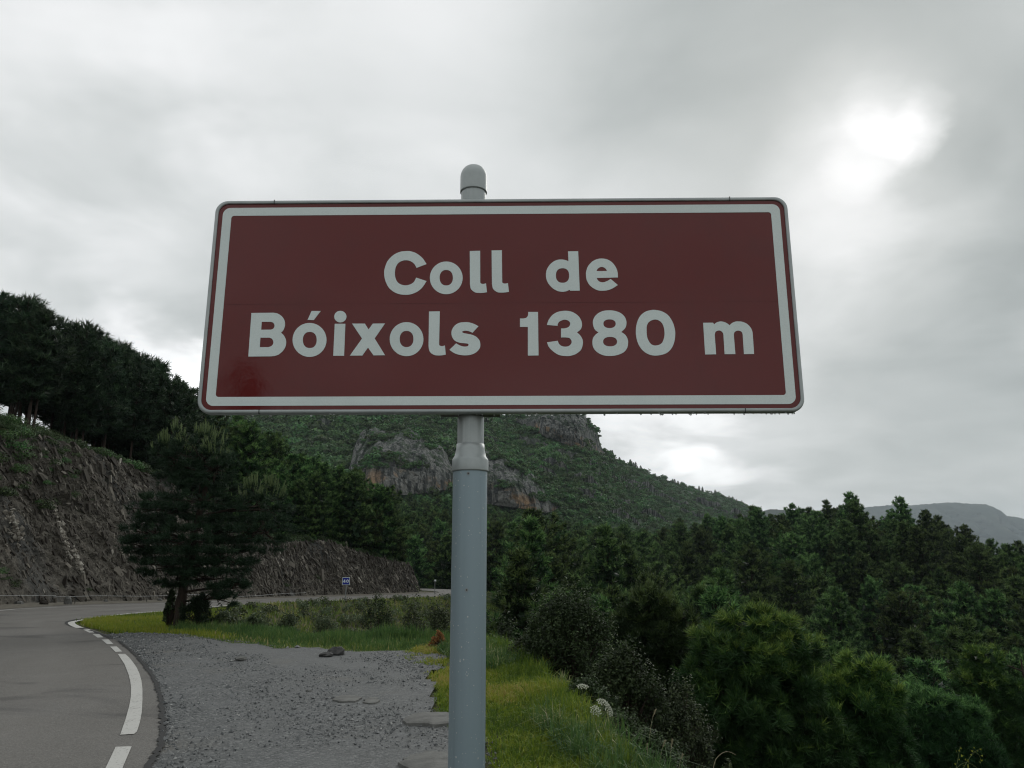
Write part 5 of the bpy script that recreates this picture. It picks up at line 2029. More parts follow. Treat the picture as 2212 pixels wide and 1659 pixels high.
# single trees along the mountain crest are part of the mass of the forest
ck = rng.uniform(0, 1, 150)
cu = np.interp(ck, [0, .25, 1], [420, 560, 1640])
cP = []
for u in cu:
    col = int(np.argmin(np.abs(us - u)))
    if 1110 < u < 1315:
        continue
    r_ = int((1.0 - rng.uniform(0, .04) + .25) / 1.6 * (nT - 1))
    cP.append(MV[r_, col] - np.array([0, 0, .6]))
cP = np.array(cP)
scatter('crest_trees', cP, rng.uniform(.35, .85, len(cP)), rng.uniform(0, 6.28, len(cP)), rng.integers(0, 6, len(cP)), TP, 'little trees along the crest of the mountain')

# ------------------------------------------------------------------ far ranges
FAR = [('far_ridge', 3200, [(1500, 1150), (1600, 1125), (1640, 1106), (1665, 1100), (1700, 1103), (1760, 1110), (1850, 1135), (1950, 1180)], 1250),
       ('far_mountain', 6300, [(1500, 1180), (1700, 1130), (1780, 1104), (1850, 1098), (1920, 1092), (1960, 1092), (2000, 1090), (2030, 1087), (2060, 1086), (2090, 1089), (2120, 1089), (2140, 1093), (2160, 1103), (2175, 1115), (2195, 1118), (2212, 1123), (2260, 1135), (2330, 1170), (2450, 1220)], 1260)]
for nm, Yd, cr, vb in FAR:
    cr = np.array(cr, float)
    uu = np.linspace(cr[0, 0], cr[-1, 0], 260)
    vt = np.interp(uu, cr[:, 0], cr[:, 1]) - 3.2 * np.abs(fbm(np.stack([uu * .11, 0 * uu, 0 * uu], -1), 4, 13))
    top = at_y(uu, vt, Yd + 0 * uu)
    bot = at_y(uu, vb + 0 * uu, Yd * .80 + 0 * uu)
    t_ = np.concatenate([np.linspace(0, 1, 50), np.linspace(1.05, 1.6, 10)])
    V = np.array([bot + (top - bot) * min(s, 1) + np.array([0, (max(s, 1) - 1) * Yd * .5, -(max(s, 1) - 1) * Yd * .10]) for s in t_])
    am = np.clip(np.minimum(t_ * 3, np.abs(1 - t_) * 6), 0, 1)[:, None]
    p = np.stack([V[..., 0] * .006, V[..., 2] * .004, 0 * V[..., 0]], -1)
    V[..., 1] += am * fbm(p, 4, 17) * Yd * .05 - am * np.abs(fbm(p * 4, 4, 18)) * Yd * .02
    V[..., 1] -= am * np.where(t_ > .55, 30, 0)[:, None] * 1.0
    o = link(nm, mesh(nm, V.reshape(-1, 3), grid_faces(len(uu), len(t_)), [M['far']], True))
    tag(o, kind='structure')


# ------------------------------------------------------------------ trees close by, built one by one
def lobe_pine(name, loc, trunk_pts, trunk_r, lobes, label, key, seed, nt_=3200, n=10, L=.13, Wd=.014, shoots=None, group=None, tint_top=.35, inner=.55, core=True, lay=.18, upbias=.6):
    rng = np.random.default_rng(seed)
    r = empty(name, tuple(loc), label, 'tree', group)
    tp = np.array(trunk_pts, float)
    tc_ = chaikin(tp, 2)
    s = np.linspace(0, 1, len(tc_))
    V, T = tube_tris(tc_, trunk_r * (1 - .85 * s ** 1.3), 12)
    V = V + (fbm(V * 9, 3, seed) * trunk_r * .25)[:, None] * unit(np.stack([V[:, 0] - np.interp(V[:, 2], tc_[:, 2], tc_[:, 0]), V[:, 1] - np.interp(V[:, 2], tc_[:, 2], tc_[:, 1]), 0 * V[:, 0]], -1))
    link('trunk', mesh('trunk', V, T, [M['bark']], True), r)
    vol = np.array([l[3] * l[4] * l[5] for l in lobes]) ** .72
    vol = vol / vol.sum()
    C, A, TT, limbs = [], [], [], []
    sh = []
    for l, w in zip(lobes, vol):
        c, rad = np.array(l[:3], float), np.array(l[3:6], float)
        m = int(nt_ * w)
        d = unit(rng.normal(0, 1, (m, 3)))
        rr = rng.uniform(inner, 1.0, (m, 1)) ** .7
        wob = 1 + .60 * fbm(d * 2.6 + c, 3, seed)[:, None]
        q = c + d * rr * rad * wob
        nc = max(5, int(m / 20))
        ci_ = rng.integers(0, m, nc)
        dist_ = ((q[:, None] - q[ci_][None]) ** 2).sum(-1)
        near = np.argmin(dist_, 1)
        q = q + (q[ci_][near] - q) * rng.uniform(.25, .75, (m, 1))
        ctint = rng.uniform(-.14, .14, nc)[near]
        # gather into layered sprays
        q[:, 2] += (np.round(q[:, 2] / lay) * lay - q[:, 2]) * .42
        C.append(q)
        A.append(d * .8 + np.array([0, 0, upbias]) + rng.normal(0, .25, (m, 3)))
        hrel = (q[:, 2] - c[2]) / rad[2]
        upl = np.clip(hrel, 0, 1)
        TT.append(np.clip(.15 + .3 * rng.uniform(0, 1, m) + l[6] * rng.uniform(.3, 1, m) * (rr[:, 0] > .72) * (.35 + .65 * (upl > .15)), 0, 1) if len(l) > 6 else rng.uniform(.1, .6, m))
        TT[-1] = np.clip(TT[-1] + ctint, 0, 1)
        # a limb from the trunk and twigs in the lobe
        zt = min(max(c[2] - rad[2] * .5, tc_[1, 2]), tc_[-1, 2])
        o = np.array([np.interp(zt, tc_[:, 2], tc_[:, 0]), np.interp(zt, tc_[:, 2], tc_[:, 1]), zt])
        mid = (o + c) / 2 + np.array([0, 0, .08]) + rng.normal(0, .05, 3)
        lr = trunk_r * .35
        limbs.append(tube_tris(chaikin(np.array([o, mid, c]), 2), np.linspace(lr, .012, 10)[:len(chaikin(np.array([o, mid, c]), 2))] if False else lr * .6, 6))
        for k in range(min(26, max(8, m // 25))):
            e = q[rng.integers(0, m)] if m else c
            st_ = o + (c - o) * rng.uniform(.45, 1.0)
            mm = (st_ + e) / 2 + rng.normal(0, .04, 3)
            limbs.append(tube_tris(np.array([st_, mm, e]), [lr * .35, lr * .2, .004], 4))
        if len(l) > 7 and l[7] > 0:
            top = np.argsort(-(hrel + .9 * rng.uniform(0, 1, m)))[:int(l[7])]
            sh.append((q[top], d[top]))
    V, F, _ = joinparts([(b[0], b[1]) for b in limbs])
    link('limbs', mesh('limbs', V, F, [M['bark']], True), r)
    C, A, TT = np.concatenate(C), np.concatenate(A), np.concatenate(TT)
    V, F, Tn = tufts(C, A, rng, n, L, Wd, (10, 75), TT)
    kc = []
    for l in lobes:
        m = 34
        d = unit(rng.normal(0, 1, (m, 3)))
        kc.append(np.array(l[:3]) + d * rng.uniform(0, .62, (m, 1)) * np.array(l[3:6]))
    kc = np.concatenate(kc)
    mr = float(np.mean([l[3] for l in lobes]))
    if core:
        V, F, Tn = joinparts([(V, F, Tn), leaves(kc, unit(rng.normal(0, 1, kc.shape)), rng, mr * .5, mr * .38, rng.uniform(0, .12, len(kc)))])  # dark inner leaves added so skylight does not pass through the lobes
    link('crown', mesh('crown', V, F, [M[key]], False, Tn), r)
    if sh and shoots:
        ps = np.concatenate([s_[0] for s_ in sh])
        ds = np.concatenate([s_[1] for s_ in sh])
        parts = []
        for p_, d_ in zip(ps, ds):
            ax = unit(np.array([d_[0] * .35, d_[1] * .35, 1.0]) + rng.normal(0, .10, 3))
            ll = shoots * rng.uniform(.55, 1.15)
            nseg = 4
            pp = p_ + ax * np.linspace(0, ll, nseg)[:, None] + np.array([0, 0, 1]) * (np.linspace(0, 1, nseg) ** 2 * ll * .12)[:, None]
            tv, tf = tube_tris(pp, np.array([.012, .013, .011, .004]) * shoots / .26, 5)
            parts.append((tv, tf, np.full(len(tv), rng.uniform(.2, 1))))
            fv, ff, ft = tufts(pp[:-1] + ax * .02, np.tile(ax, (nseg - 1, 1)), rng, 7, ll * .30, .010 * shoots / .26, (22, 50), np.full(nseg - 1, rng.uniform(.2, .9)))
            parts.append((fv, ff, ft))
        V, F, Tn = joinparts(parts)
        o = link('new_shoots', mesh('new_shoots', V, F, [M['shoot']], False, Tn), r)
        o['kind'] = 'stuff'
    return r


def L_at(u, v, Yd, rx_px, rz_px, ry, loc, *rest):
    """Lobe given by its place in the view at distance Yd, relative to loc."""
    p = at_y(u, v, Yd) - np.asarray(loc)
    sc = Yd / FPX
    return (p[0], p[1], p[2], rx_px * sc, ry, rz_px * sc, *rest)


# the roadside pine
b = hit(385, 1357)
hp = np.array([b[0], b[1], b[2]])
Yh = hp[1]
q = lambda u, v, dy=0: at_y(u, v, Yh + dy) - hp
lob = [L_at(425, 985, Yh + .1, 82, 62, 1.0, hp, .45, 80), L_at(375, 1000, Yh - .1, 45, 55, .7, hp, .4, 40), L_at(470, 1010, Yh - .2, 45, 50, .7, hp, .4, 40),
       L_at(430, 1075, Yh, 95, 55, 1.2, hp, .25), L_at(350, 1100, Yh - .2, 60, 40, .9, hp, .15), L_at(568, 1092, Yh + .2, 66, 48, .9, hp, .5, 80),
       L_at(330, 1155, Yh + .1, 60, 42, 1.0, hp, .1), L_at(410, 1165, Yh - .5, 80, 50, 1.1, hp, .1), L_at(500, 1145, Yh + .4, 75, 42, 1.1, hp, .15), L_at(580, 1150, Yh - .2, 58, 44, .8, hp, .15), L_at(300, 1180, Yh, 42, 30, .8, hp, .1),
       L_at(345, 1220, Yh + .2, 52, 36, .9, hp, .05), L_at(420, 1215, Yh - .4, 70, 40, 1.0, hp, .05), L_at(500, 1205, Yh - .3, 62, 45, 1.0, hp, .08),
       L_at(460, 1250, Yh - .4, 50, 30, .8, hp, .05), L_at(505, 1268, Yh - .5, 36, 24, .6, hp, .08), L_at(485, 1292, Yh - .5, 30, 18, .5, hp, .1), L_at(380, 1250, Yh, 40, 24, .6, hp, .05)]
lobe_pine('pine_tree', hp, [(0, 0, -.3), (.0, 0, .2), (0.02, 0, .9), (.10, .02, 1.8), (.25, .05, 2.8), (.42, .05, 3.9), (.48, .05, 4.35)], .155, lob,
          'bushy dark pine with pale upright new shoots, alone between the road and the gravel', 'pine_dark', 400, nt_=9000, n=11, L=.15, Wd=.016, shoots=.30, inner=.45, core=False, lay=.27)


def shrub(name, u, vb, vt, Yd, wpx, label, key='shrub', seed=0, n=4200, L=.035, depth=1.0, lobes=5, stems=9, group=None, zbase=None, needle=False, wscale=.6):
    """A leafy bush: stems from the root, leaves in uneven clusters at their ends."""
    rng = np.random.default_rng(seed)
    pb = at_y(u, vb, Yd)
    zg_ = float(ground_z(np.array(pb[0]), np.array(Yd))) if zbase is None else zbase
    loc = np.array([pb[0], Yd, min(zg_, pb[2])])
    H = at_y(u, vt, Yd)[2] - loc[2]
    w = wpx * Yd / FPX / 2
    r = empty(name, tuple(loc), label, 'shrub', group)
    st_, C, Nn, TT = [], [], [], []
    nst = int(stems * lobes * 1.9)
    sec = rng.uniform(.72, 1.12, 9)
    for k in range(nst):
        a = rng.uniform(0, 6.28)
        rad = rng.uniform(0, 1) ** .4 * sec[int(a / 6.283 * 8.99)]
        zt = rng.uniform(.12, 1.0) ** .8 * rng.choice([1, 1, 1, 1.12])
        prof = math.sqrt(max(0.05, 1 - ((min(zt, 1) - .38) / .66) ** 2))
        e = np.array([math.cos(a) * rad * w * prof, math.sin(a) * rad * depth * w * prof, zt * H * (1 - .12 * rad ** 2) * rng.uniform(.92, 1.0)])
        mid = np.array([e[0] * .4, e[1] * .4, e[2] * .55]) + rng.normal(0, .04, 3)
        st_.append(tube_tris(np.array([(e[0] * .05, e[1] * .05, -.05), mid, e]), [.016, .010, .003], 4))
        m = max(3, n // nst)
        d = unit(rng.normal(0, 1, (m, 3)))
        cr = rng.uniform(.05, .15) * (w + H * .5) * .9
        C.append(e + d * (rng.uniform(.1, 1.0, (m, 1)) ** .8) * cr * np.array([1, 1, 1.7]))
        Nn.append(d + np.array([0, 0, .7]) + rng.normal(0, .4, (m, 3)))
        TT.append(np.clip(rng.uniform(.05, .55, m) + rng.uniform(-.15, .3) + .25 * (d[:, 2] > .4) * rng.uniform(0, 1, m), 0, 1))
    V, F, _ = joinparts([(b_[0], b_[1]) for b_ in st_])
    link('stems', mesh('stems', V, F, [M['bark']], True), r)
    C, Nn, TT = np.concatenate(C), np.concatenate(Nn), np.concatenate(TT)
    keepz = C[:, 2] > -.02
    C, Nn, TT = C[keepz], Nn[keepz], TT[keepz]
    if needle:
        V, F, Tn = tufts(C, Nn, rng, 5, L, L * wscale * .25, (10, 70), TT)
    else:
        V, F, Tn = leaves(C, Nn, rng, L * rng.uniform(.6, 1.3, len(C)), L * wscale * rng.uniform(.6, 1.1, len(C)), TT)
    link('foliage', mesh('foliage', V, F, [M[key]], False, Tn), r)
    return r


shrub('young_pine', 425, 1352, 1290, hp[1] - .1, 62, 'small dark bush crouching against the trunk of the roadside pine', 'pine_dark', 501, 900, .14, .7, 3, 8, needle=True, wscale=.5, zbase=0)
shrub('young_pine', 366, 1352, 1275, hp[1] + .25, 34, 'slim grey-green sapling on the road side of the roadside pine trunk', 'shrub_brown', 502, 700, .10, .8, 3, 7, zbase=0)

# trees just over the bank on the valley side
def bank_pine(u, v_top, Yd, wpx, lob_px, label, key, seed, **kw):
    x = (u - 1106) / FPX * Yd
    zg_ = float(ground_z(np.array(x), np.array(Yd)))
    loc = np.array([x, Yd, zg_])
    top = at_y(u, v_top, Yd)[2] - zg_
    lob_ = [L_at(a, b_, Yd + dy, rx * .98, rz * .92, ry, loc, tn_, 26 if (kw.get('shoots') and tn_ > .6) else 0) for (a, b_, dy, rx, rz, ry, tn_) in lob_px]
    return lobe_pine('pine_tree', loc, [(0, 0, -.4), (0, 0, top * .3), (.04, 0, top * .6), (.0, .05, top * .95)], .11, lob_, label, key, seed, **kw)


bank_pine(1630, 1300, 17, 460, [(1635, 1352, 0, 80, 42, 1.0, .85), (1560, 1395, .2, 62, 42, .9, .7), (1700, 1400, -.2, 66, 46, .9, .75), (1620, 1425, -.6, 85, 50, 1.0, .55),
                                (1545, 1470, 0, 75, 45, 1.0, .35), (1690, 1480, -.4, 85, 50, 1.1, .4), (1600, 1530, -.7, 95, 48, 1.1, .3), (1720, 1560, 0, 90, 50, 1.1, .35), (1540, 1580, .2, 85, 55, 1.1, .2), (1640, 1620, -.4, 110, 60, 1.2, .2), (1770, 1620, -.1, 75, 60, 1.0, .3)],
          'rounded yellow-green pine just below the bank, nearest to the pole', 'pine_gold', 410, nt_=9500, n=13, L=.20, Wd=.019, inner=.5, upbias=.55, shoots=.12)
bank_pine(1850, 1420, 18, 300, [(1858, 1452, 0, 52, 34, .8, .95), (1810, 1480, .1, 48, 36, .8, .8), (1890, 1500, -.1, 48, 40, .8, .8), (1835, 1530, -.3, 70, 42, .9, .5), (1880, 1580, 0, 65, 45, .9, .3), (1820, 1620, 0, 80, 55, 1.0, .3), (1905, 1650, .2, 65, 50, 1.0, .2)],
          'yellow-tipped pine to the right of the rounded yellow-green one', 'pine_gold', 411, nt_=5400, n=13, L=.20, Wd=.019, inner=.5, upbias=.55, shoots=.12)
bank_pine(1410, 1262, 20, 260, [(1405, 1310, 0, 52, 45, .8, .75), (1365, 1350, .2, 45, 40, .8, .5), (1455, 1355, 0, 52, 42, .8, .55), (1410, 1390, -.3, 85, 45, 1.0, .3), (1470, 1430, 0, 70, 45, 1.0, .25), (1400, 1460, -.2, 90, 50, 1.0, .2), (1490, 1510, .1, 65, 55, 1.0, .2), (1430, 1560, 0, 90, 60, 1.1, .15), (1500, 1600, 0, 60, 60, 1.0, .15)],
          'mid-green pine behind the brownish shrub on the bank', 'pine', 412, nt_=8500, n=11, L=.19, Wd=.02, inner=.5, upbias=.6, shoots=.2)
bank_pine(2040, 1500, 22, 260, [(2010, 1530, 0, 50, 40, .9, .6), (2080, 1550, 0, 45, 40, .9, .5), (2040, 1590, -.2, 90, 45, 1.0, .3), (1990, 1630, 0, 70, 45, 1.0, .2), (2090, 1640, 0, 70, 50, 1.0, .2), (2040, 1670, 0, 100, 50, 1.0, .2)],
          'grey-green pine low in the corner beyond the yellow-tipped one', 'pine', 413, nt_=7500, n=10, L=.18, Wd=.02, inner=.5, upbias=.5)
bank_pine(2150, 1390, 26, 200, [(2125, 1430, 0, 42, 40, .9, .7), (2120, 1480, 0, 60, 40, 1.0, .5), (2175, 1500, 0, 55, 40, 1.0, .3), (2130, 1540, 0, 80, 45, 1.1, .25), (2170, 1600, 0, 85, 55, 1.1, .2), (2130, 1660, 0, 95, 60, 1.1, .2)],
          'olive-tinted pine at the edge of the picture below the forest', 'pine_gold', 414, nt_=7500, n=10, L=.19, Wd=.022, inner=.5, upbias=.5)

shrub('bank_shrub', 1228, 1545, 1285, 12.6, 262, 'large brownish shrub growing over the edge of the grassy bank', 'shrub_brown', 510, 24000, .052, .8, 10, 14)
shrub('bank_shrub', 1350, 1640, 1400, 11.0, 170, 'dark leafy shrub below the large brownish shrub', 'shrub_brown', 511, 15000, .048, .8, 8, 12)
shrub('bank_shrub', 1160, 1450, 1365, 13.4, 150, 'low green bush at the crest of the bank right of the pole', 'shrub', 512, 7000, .048, .8, 6, 10)
shrub('bank_shrub', 1270, 1570, 1470, 9.6, 120, 'low bush behind the white umbels', 'shrub_brown', 516, 7000, .042, .8, 6, 10)
shrub('bank_shrub', 1325, 1690, 1545, 9.2, 190, 'dark shrub under the cluster of white umbels', 'shrub_brown', 517, 9000, .044, .8, 7, 10)
shrub('bank_shrub', 1475, 1690, 1480, 11.5, 170, 'dark bush between the leafy shrub and the rounded yellow-green pine', 'shrub', 518, 11000, .048, .8, 7, 10)
shrub('bank_shrub', 1405, 1690, 1590, 8.2, 130, 'low tangled bush at the bottom edge beside the dry stalks', 'shrub_brown', 513, 7000, .038, .8, 6, 10)
# bushes in the dip between the lay-by and the road
dip = [(815, 1385, 1284, 29, 96, 'dark round bush below the far road, behind the tall grass', 'shrub_brown', 5200),
       (890, 1385, 1294, 27, 110, 'olive bush next to the dark round bush', 'shrub', 5200),
       (948, 1390, 1296, 26, 95, 'green bush half hidden by the sign pole', 'shrub', 5200),
       (700, 1375, 1322, 26, 80, 'low grey-green bush on the dip slope below the blue sign', 'sage', 2600),
       (620, 1372, 1328, 24, 70, 'grey-green herb clump to the left of the low grey-green bush', 'sage', 2200),
       (545, 1368, 1330, 22, 70, 'pale herb clump at the foot of the grass slope', 'sage', 2200),
       (480, 1366, 1325, 20.5, 60, 'blue-green herb clump beside the roadside pine', 'sage', 2200),
       (1090, 1405, 1330, 22, 90, 'dark bush close behind the pole on the valley side', 'shrub_brown', 3600)]
for k, (u, vb, vt, Yd, wp, lb, key, nn_) in enumerate(dip):
    shrub('bush', u, vb, vt, Yd, wp, lb, key, 530 + k, nn_, .09 if key != 'sage' else .075, .8, 6, 8)
shrub('dry_plant', 948, 1415, 1368, 15.2, 40, 'rusty orange plant in the grass beside the pole', 'rust', 550, 1500, .04, .8, 4, 8, zbase=-.05)


# ------------------------------------------------------------------ grass
def blades(P, rng, h, w, lean=.35, tint=None, curl=.4):
    """Three-triangle blades."""
    N = len(P)
    h = np.broadcast_to(h, (N,))[:, None]
    w = np.broadcast_to(w, (N,))[:, None]
    a = rng.uniform(0, 6.283, N)
    S_ = np.stack([np.cos(a), np.sin(a), 0 * a], -1)
    b_ = rng.uniform(0, 6.283, N)
    D = np.stack([np.cos(b_), np.sin(b_), 0 * b_], -1) * (np.abs(rng.normal(0, lean, N)))[:, None]
    up = np.array([0, 0, 1.0])
    mid = P + up * h * .55 + D * h * .35
    tip = P + up * h * (1 - curl * np.linalg.norm(D, axis=1, keepdims=True)) + D * h * 1.0
    V = np.stack([P - S_ * w / 2, P + S_ * w / 2, mid - S_ * w * .38, mid + S_ * w * .38, tip], 1).reshape(-1, 3)
    i = np.arange(N)[:, None] * 5
    F = np.concatenate([i + np.array([0, 1, 3]), i + np.array([0, 3, 2]), i + np.array([2, 3, 4])])
    t = rng.uniform(0, 1, N) if tint is None else tint
    return V, F, np.repeat(t, 5)


def field(poly, n, rng, bbox=None):
    P = np.array(poly)
    lo, hi = P.min(0), P.max(0)
    x = rng.uniform(lo[0], hi[0], n)
    y = rng.uniform(lo[1], hi[1], n)
    ok = inside(x, y, P)
    return x[ok], y[ok]


rng = np.random.default_rng(71)
# bank on the right
BR = [tuple(hit(u, v)[:2]) for u, v in [(1000, 1415), (1060, 1388)]]
poly = [(-1.0, 4.2), (.10, 4.3), (.12, 5.6), (-.05, 6.4), (-.45, 7.2), (-.75, 8.5), (-.95, 10.5), (-1.3, 12.2), (-2.0, 14.0), (-1.5, 16), (-.2, 15.6), (.7, 13.2), (1.6, 10.4), (1.9, 8.5), (2.1, 6.5), (2.4, 4.2)]
poly = poly[1:]


def tussocks(cx_, cy_, nb_, rad, rng):
    """Blades grouped in tufts: positions, outward lean and tuft number."""
    k = np.repeat(np.arange(len(cx_)), nb_)
    a_ = rng.uniform(0, 6.283, len(k))
    r_ = np.sqrt(rng.uniform(0, 1, len(k))) * rad
    return cx_[k] + np.cos(a_) * r_, cy_[k] + np.sin(a_) * r_, k


x, y = field(poly, 30000, rng)
_d, _, _s = seg_dist(x, y, BE)
sd_ = _d * _s
dGe = seg_dist(x, y, GP)[0]
gin = inside(x, y, GP)
keep = (rng.uniform(0, 1, len(x)) < np.interp(y, [4, 7, 15], [1.0, .8, .5])) & (sd_ < .02)
keep &= ~(gin & (rng.uniform(0, 1, len(x)) > .05 + .5 * np.exp(-dGe / .10) + .8 * (fbm(xy0(x, y, 1.6), 3, 84) > .25)))
x, y, sd_ = x[keep], y[keep], sd_[keep]
pat = fbm(xy0(x, y, .8), 3, 81)
pat2 = fbm(xy0(x, y, .55), 3, 83)
lush = np.clip((sd_ + .75) / .6, 0, 1) * np.clip(.55 + 1.3 * pat2, .1, 1)
hk_ = (.05 + .05 * rng.uniform(0, 1, len(x))) * (1 + .7 * np.clip(pat, -.5, 1)) + lush * (.10 + .16 * rng.uniform(0, 1, len(x)))
tk_ = np.clip(.45 + .8 * pat + rng.normal(0, .18, len(x)) - .30 * lush, 0, 1)
bx_, by_, k = tussocks(x, y, 9, .05, rng)
zz = ground_z(bx_, by_) - .015
Vg, Fg, Tg_ = blades(np.stack([bx_, by_, zz], -1), rng, hk_[k] * rng.uniform(.6, 1.25, len(k)), .0055 + .0006 * by_, .75, np.clip(tk_[k] + rng.normal(0, .14, len(k)), 0, 1), .45)
o = link('grass', mesh('grass', Vg, Fg, [M['grass']], False, Tg_))
tag(o, 'short yellow-green grass on the bank beside the pole', kind='stuff')
x, y = field([(1.0, 4.6), (.35, 7.4), (.0, 10), (-.6, 12.5), (-1.3, 14.4), (-.4, 16.2), (.6, 13.0), (1.15, 10.4), (1.45, 8.0), (1.9, 5.2)], 3600, rng)
pt = fbm(xy0(x, y, 1.0), 3, 85)
_d, _, _s = seg_dist(x, y, BE)
kk = (rng.uniform(0, 1, len(x)) < .40 + 1.1 * pt) & (_d * _s < .15)
x, y = x[kk], y[kk]
tk_ = np.clip(rng.beta(1.5, 2.4, len(x)) + .3 * fbm(xy0(x, y, 1.4), 2, 86), 0, 1)
bx_, by_, k = tussocks(x, y, 18, .07, rng)
Vg, Fg, Tg_ = blades(np.stack([bx_, by_, ground_z(bx_, by_) - .02], -1), rng, rng.uniform(.14, .36, len(k)), .0065 + .0006 * by_, .8, np.clip(tk_[k] + rng.normal(0, .12, len(k)), 0, 1), .5)
o = link('tall_grass', mesh('tall_grass', Vg, Fg, [M['tall_grass']], False, Tg_))
tag(o, 'long green grass along the edge of the bank', kind='stuff')

# lawn triangle round the roadside pine
tri = [tuple(hit(u, v)[:2]) for u, v in [(172, 1346), (185, 1341), (250, 1331), (345, 1324), (450, 1316), (520, 1311), (520, 1340), (520, 1384), (420, 1372), (300, 1367), (225, 1366)]]
x, y = field(tri, 80000, rng)
dRR, _, sRR = seg_dist(x, y, RE)
kk = (sRR > 0) & (dRR > .25) & (rng.uniform(0, 1, len(x)) < np.clip((530 - uv_of(np.stack([x, y, 0 * x], -1))[:, 0]) / 130, 0, 1))
x, y = x[kk], y[kk]
pt = fbm(xy0(x, y, .5), 3, 87)
fr = np.clip((17.9 - y) / .8, 0, 1)
Vg, Fg, Tg_ = blades(np.stack([x, y, ground_z(x, y) - .03], -1), rng, (.09 + .05 * pt) * rng.uniform(.6, 1.3, len(x)) + .10 * np.exp(-dRR[kk] / .5) * rng.uniform(0, 1, len(x)), .016, .4, np.clip(.45 + .35 * pt + rng.normal(0, .12, len(x)), 0, 1))
o = link('grass', mesh('grass', Vg, Fg, [M['grass']], False, Tg_))
tag(o, 'bright green turf between the road bend and the gravel', kind='stuff')

# strip of tall grass behind the gravel
strip = [tuple(hit(u, v)[:2]) for u, v in [(330, 1369), (420, 1374), (500, 1388), (620, 1399), (720, 1407), (860, 1413), (1000, 1420), (1080, 1400), (1040, 1376), (960, 1372), (840, 1368), (700, 1362), (560, 1357), (430, 1352)]]
x, y = field(strip, 90000, rng)
dG = seg_dist(x, y, GP)[0]
pt = fbm(xy0(x, y, 1.1), 4, 89) * 1.5
hgt = np.clip(.045 + .17 * np.clip((dG - .45) / .9, 0, 1) * (1 + pt), .04, .6) * rng.uniform(.5, 1.2, len(x))
Vg, Fg, Tg_ = blades(np.stack([x, y, ground_z(x, y) - .04], -1), rng, hgt, .013, .3, np.clip(rng.beta(1.7, 2.6, len(x)) + .30 * np.clip(1 - dG / .8, 0, 1) + .30 * fbm(xy0(x, y, .8), 3, 90), 0, 1))
o = link('tall_grass', mesh('tall_grass', Vg, Fg, [M['tall_grass']], False, Tg_))
tag(o, 'strip of green grass along the back of the gravel', kind='stuff')

# low cover on the slopes of the dip and the road verge
rng = np.random.default_rng(73)
vx = rng.uniform(-17, 8, 90000)
vy = rng.uniform(15, 92, 90000)
dB, pB, sB = seg_dist(vx, vy, BE)
dRR, _, sRR = seg_dist(vx, vy, RE)
okd = (sRR > 0) & (dRR > .18) & (dB < 9) & ~inside(vx, vy, GP)
vx, vy, dB, sB = vx[okd], vy[okd], dB[okd], sB[okd]
hgt = np.where(sB > 0, .22, .12) * rng.uniform(.5, 1.5, len(vx))
pt = fbm(xy0(vx, vy, .35), 3, 91)
Vg, Fg, Tg_ = blades(np.stack([vx, vy, ground_z(vx, vy) - .05], -1), rng, hgt, .018 + .0009 * vy, .5, np.clip(.5 + .5 * pt + rng.normal(0, .2, len(vx)), 0, 1))
o = link('grass', mesh('grass', Vg, Fg, [M['rough_grass']], False, Tg_))
tag(o, 'rough grass on the slope of the dip and along the far verge', kind='stuff')
CS = [proto('herb_clump', *(lambda q_: (q_[0], q_[1], [M[k_]], q_[2]))(clump(320 + j, 110, .8, .24))) for j, k_ in enumerate(('sage', 'shrub', 'sage', 'shrub'))]
kk = rng.uniform(0, 1, len(vx)) < .030 * (1 + 1.6 * fbm(xy0(vx, vy, .25), 2, 92)) * (sB > 0)
P = np.stack([vx[kk], vy[kk], ground_z(vx[kk], vy[kk]) - .05], -1)
scatter('herbs', P, rng.uniform(.15, .48, len(P)), rng.uniform(0, 6.28, len(P)), rng.integers(0, 4, len(P)), CS, 'low herbs on the slope of the dip')

# bushes and undergrowth along the tops of both cuttings and over the valley floor
CU = [proto('undergrowth_clump', *(lambda q_: (q_[0], q_[1], [M['scrub' if j % 2 else 'shrub_brown']], q_[2]))(clump(340 + j, 420, .75, .13))) for j in range(4)]
N = 9000
ii = rng.integers(0, len(bx), N)
bk = rng.uniform(-.3, 1, N) ** 1 * 7
P2 = np.stack([bx[ii] + Nl[ii, 0] * (LEAN * hh[ii] + bk), by[ii] + Nl[ii, 1] * (LEAN * hh[ii] + bk)], -1)
kk = (by[ii] > 18) & (by[ii] < 92) & (hh[ii] > .4) & (rng.uniform(0, 1, N) < np.interp(bk, [-2, -.6, .5, 7], [.05, .25, .9, .4])) & ((bk > .3) | (by[ii] < 42))
P2, bkk, hk = P2[kk], bk[kk], hh[ii][kk]
zt = np.where(bkk < 0.3, zp(by[ii][kk]) + hk + bkk / LEAN * .9, ground_z(P2[:, 0], P2[:, 1]))
scatter('undergrowth', np.concatenate([P2, zt[:, None] - .1], 1), rng.uniform(.25, .75, len(P2)), rng.uniform(0, 6.28, len(P2)), rng.integers(0, 4, len(P2)), CU, 'bushy undergrowth along the tops of the rock cuttings')
N = 1500
ii, jj = rng.integers(0, len(bx), N), (rng.uniform(.12, .95, N) * nt_).astype(int)
pf = CUTV[jj, ii]
kk = (by[ii] > 18) & (by[ii] < 90) & (fbm(pf * .35, 3, 55) > .12 + .25 * (by[ii] > 42))
pf = pf[kk]
scatter('face_plants', pf, rng.uniform(.12, .42, len(pf)), rng.uniform(0, 6.28, len(pf)), rng.integers(0, 4, len(pf)), CU, 'small plants rooted in the face of the cuttings')
x = np.concatenate([rng.uniform(0, 30, 2600), rng.uniform(-2, 5, 1600)])
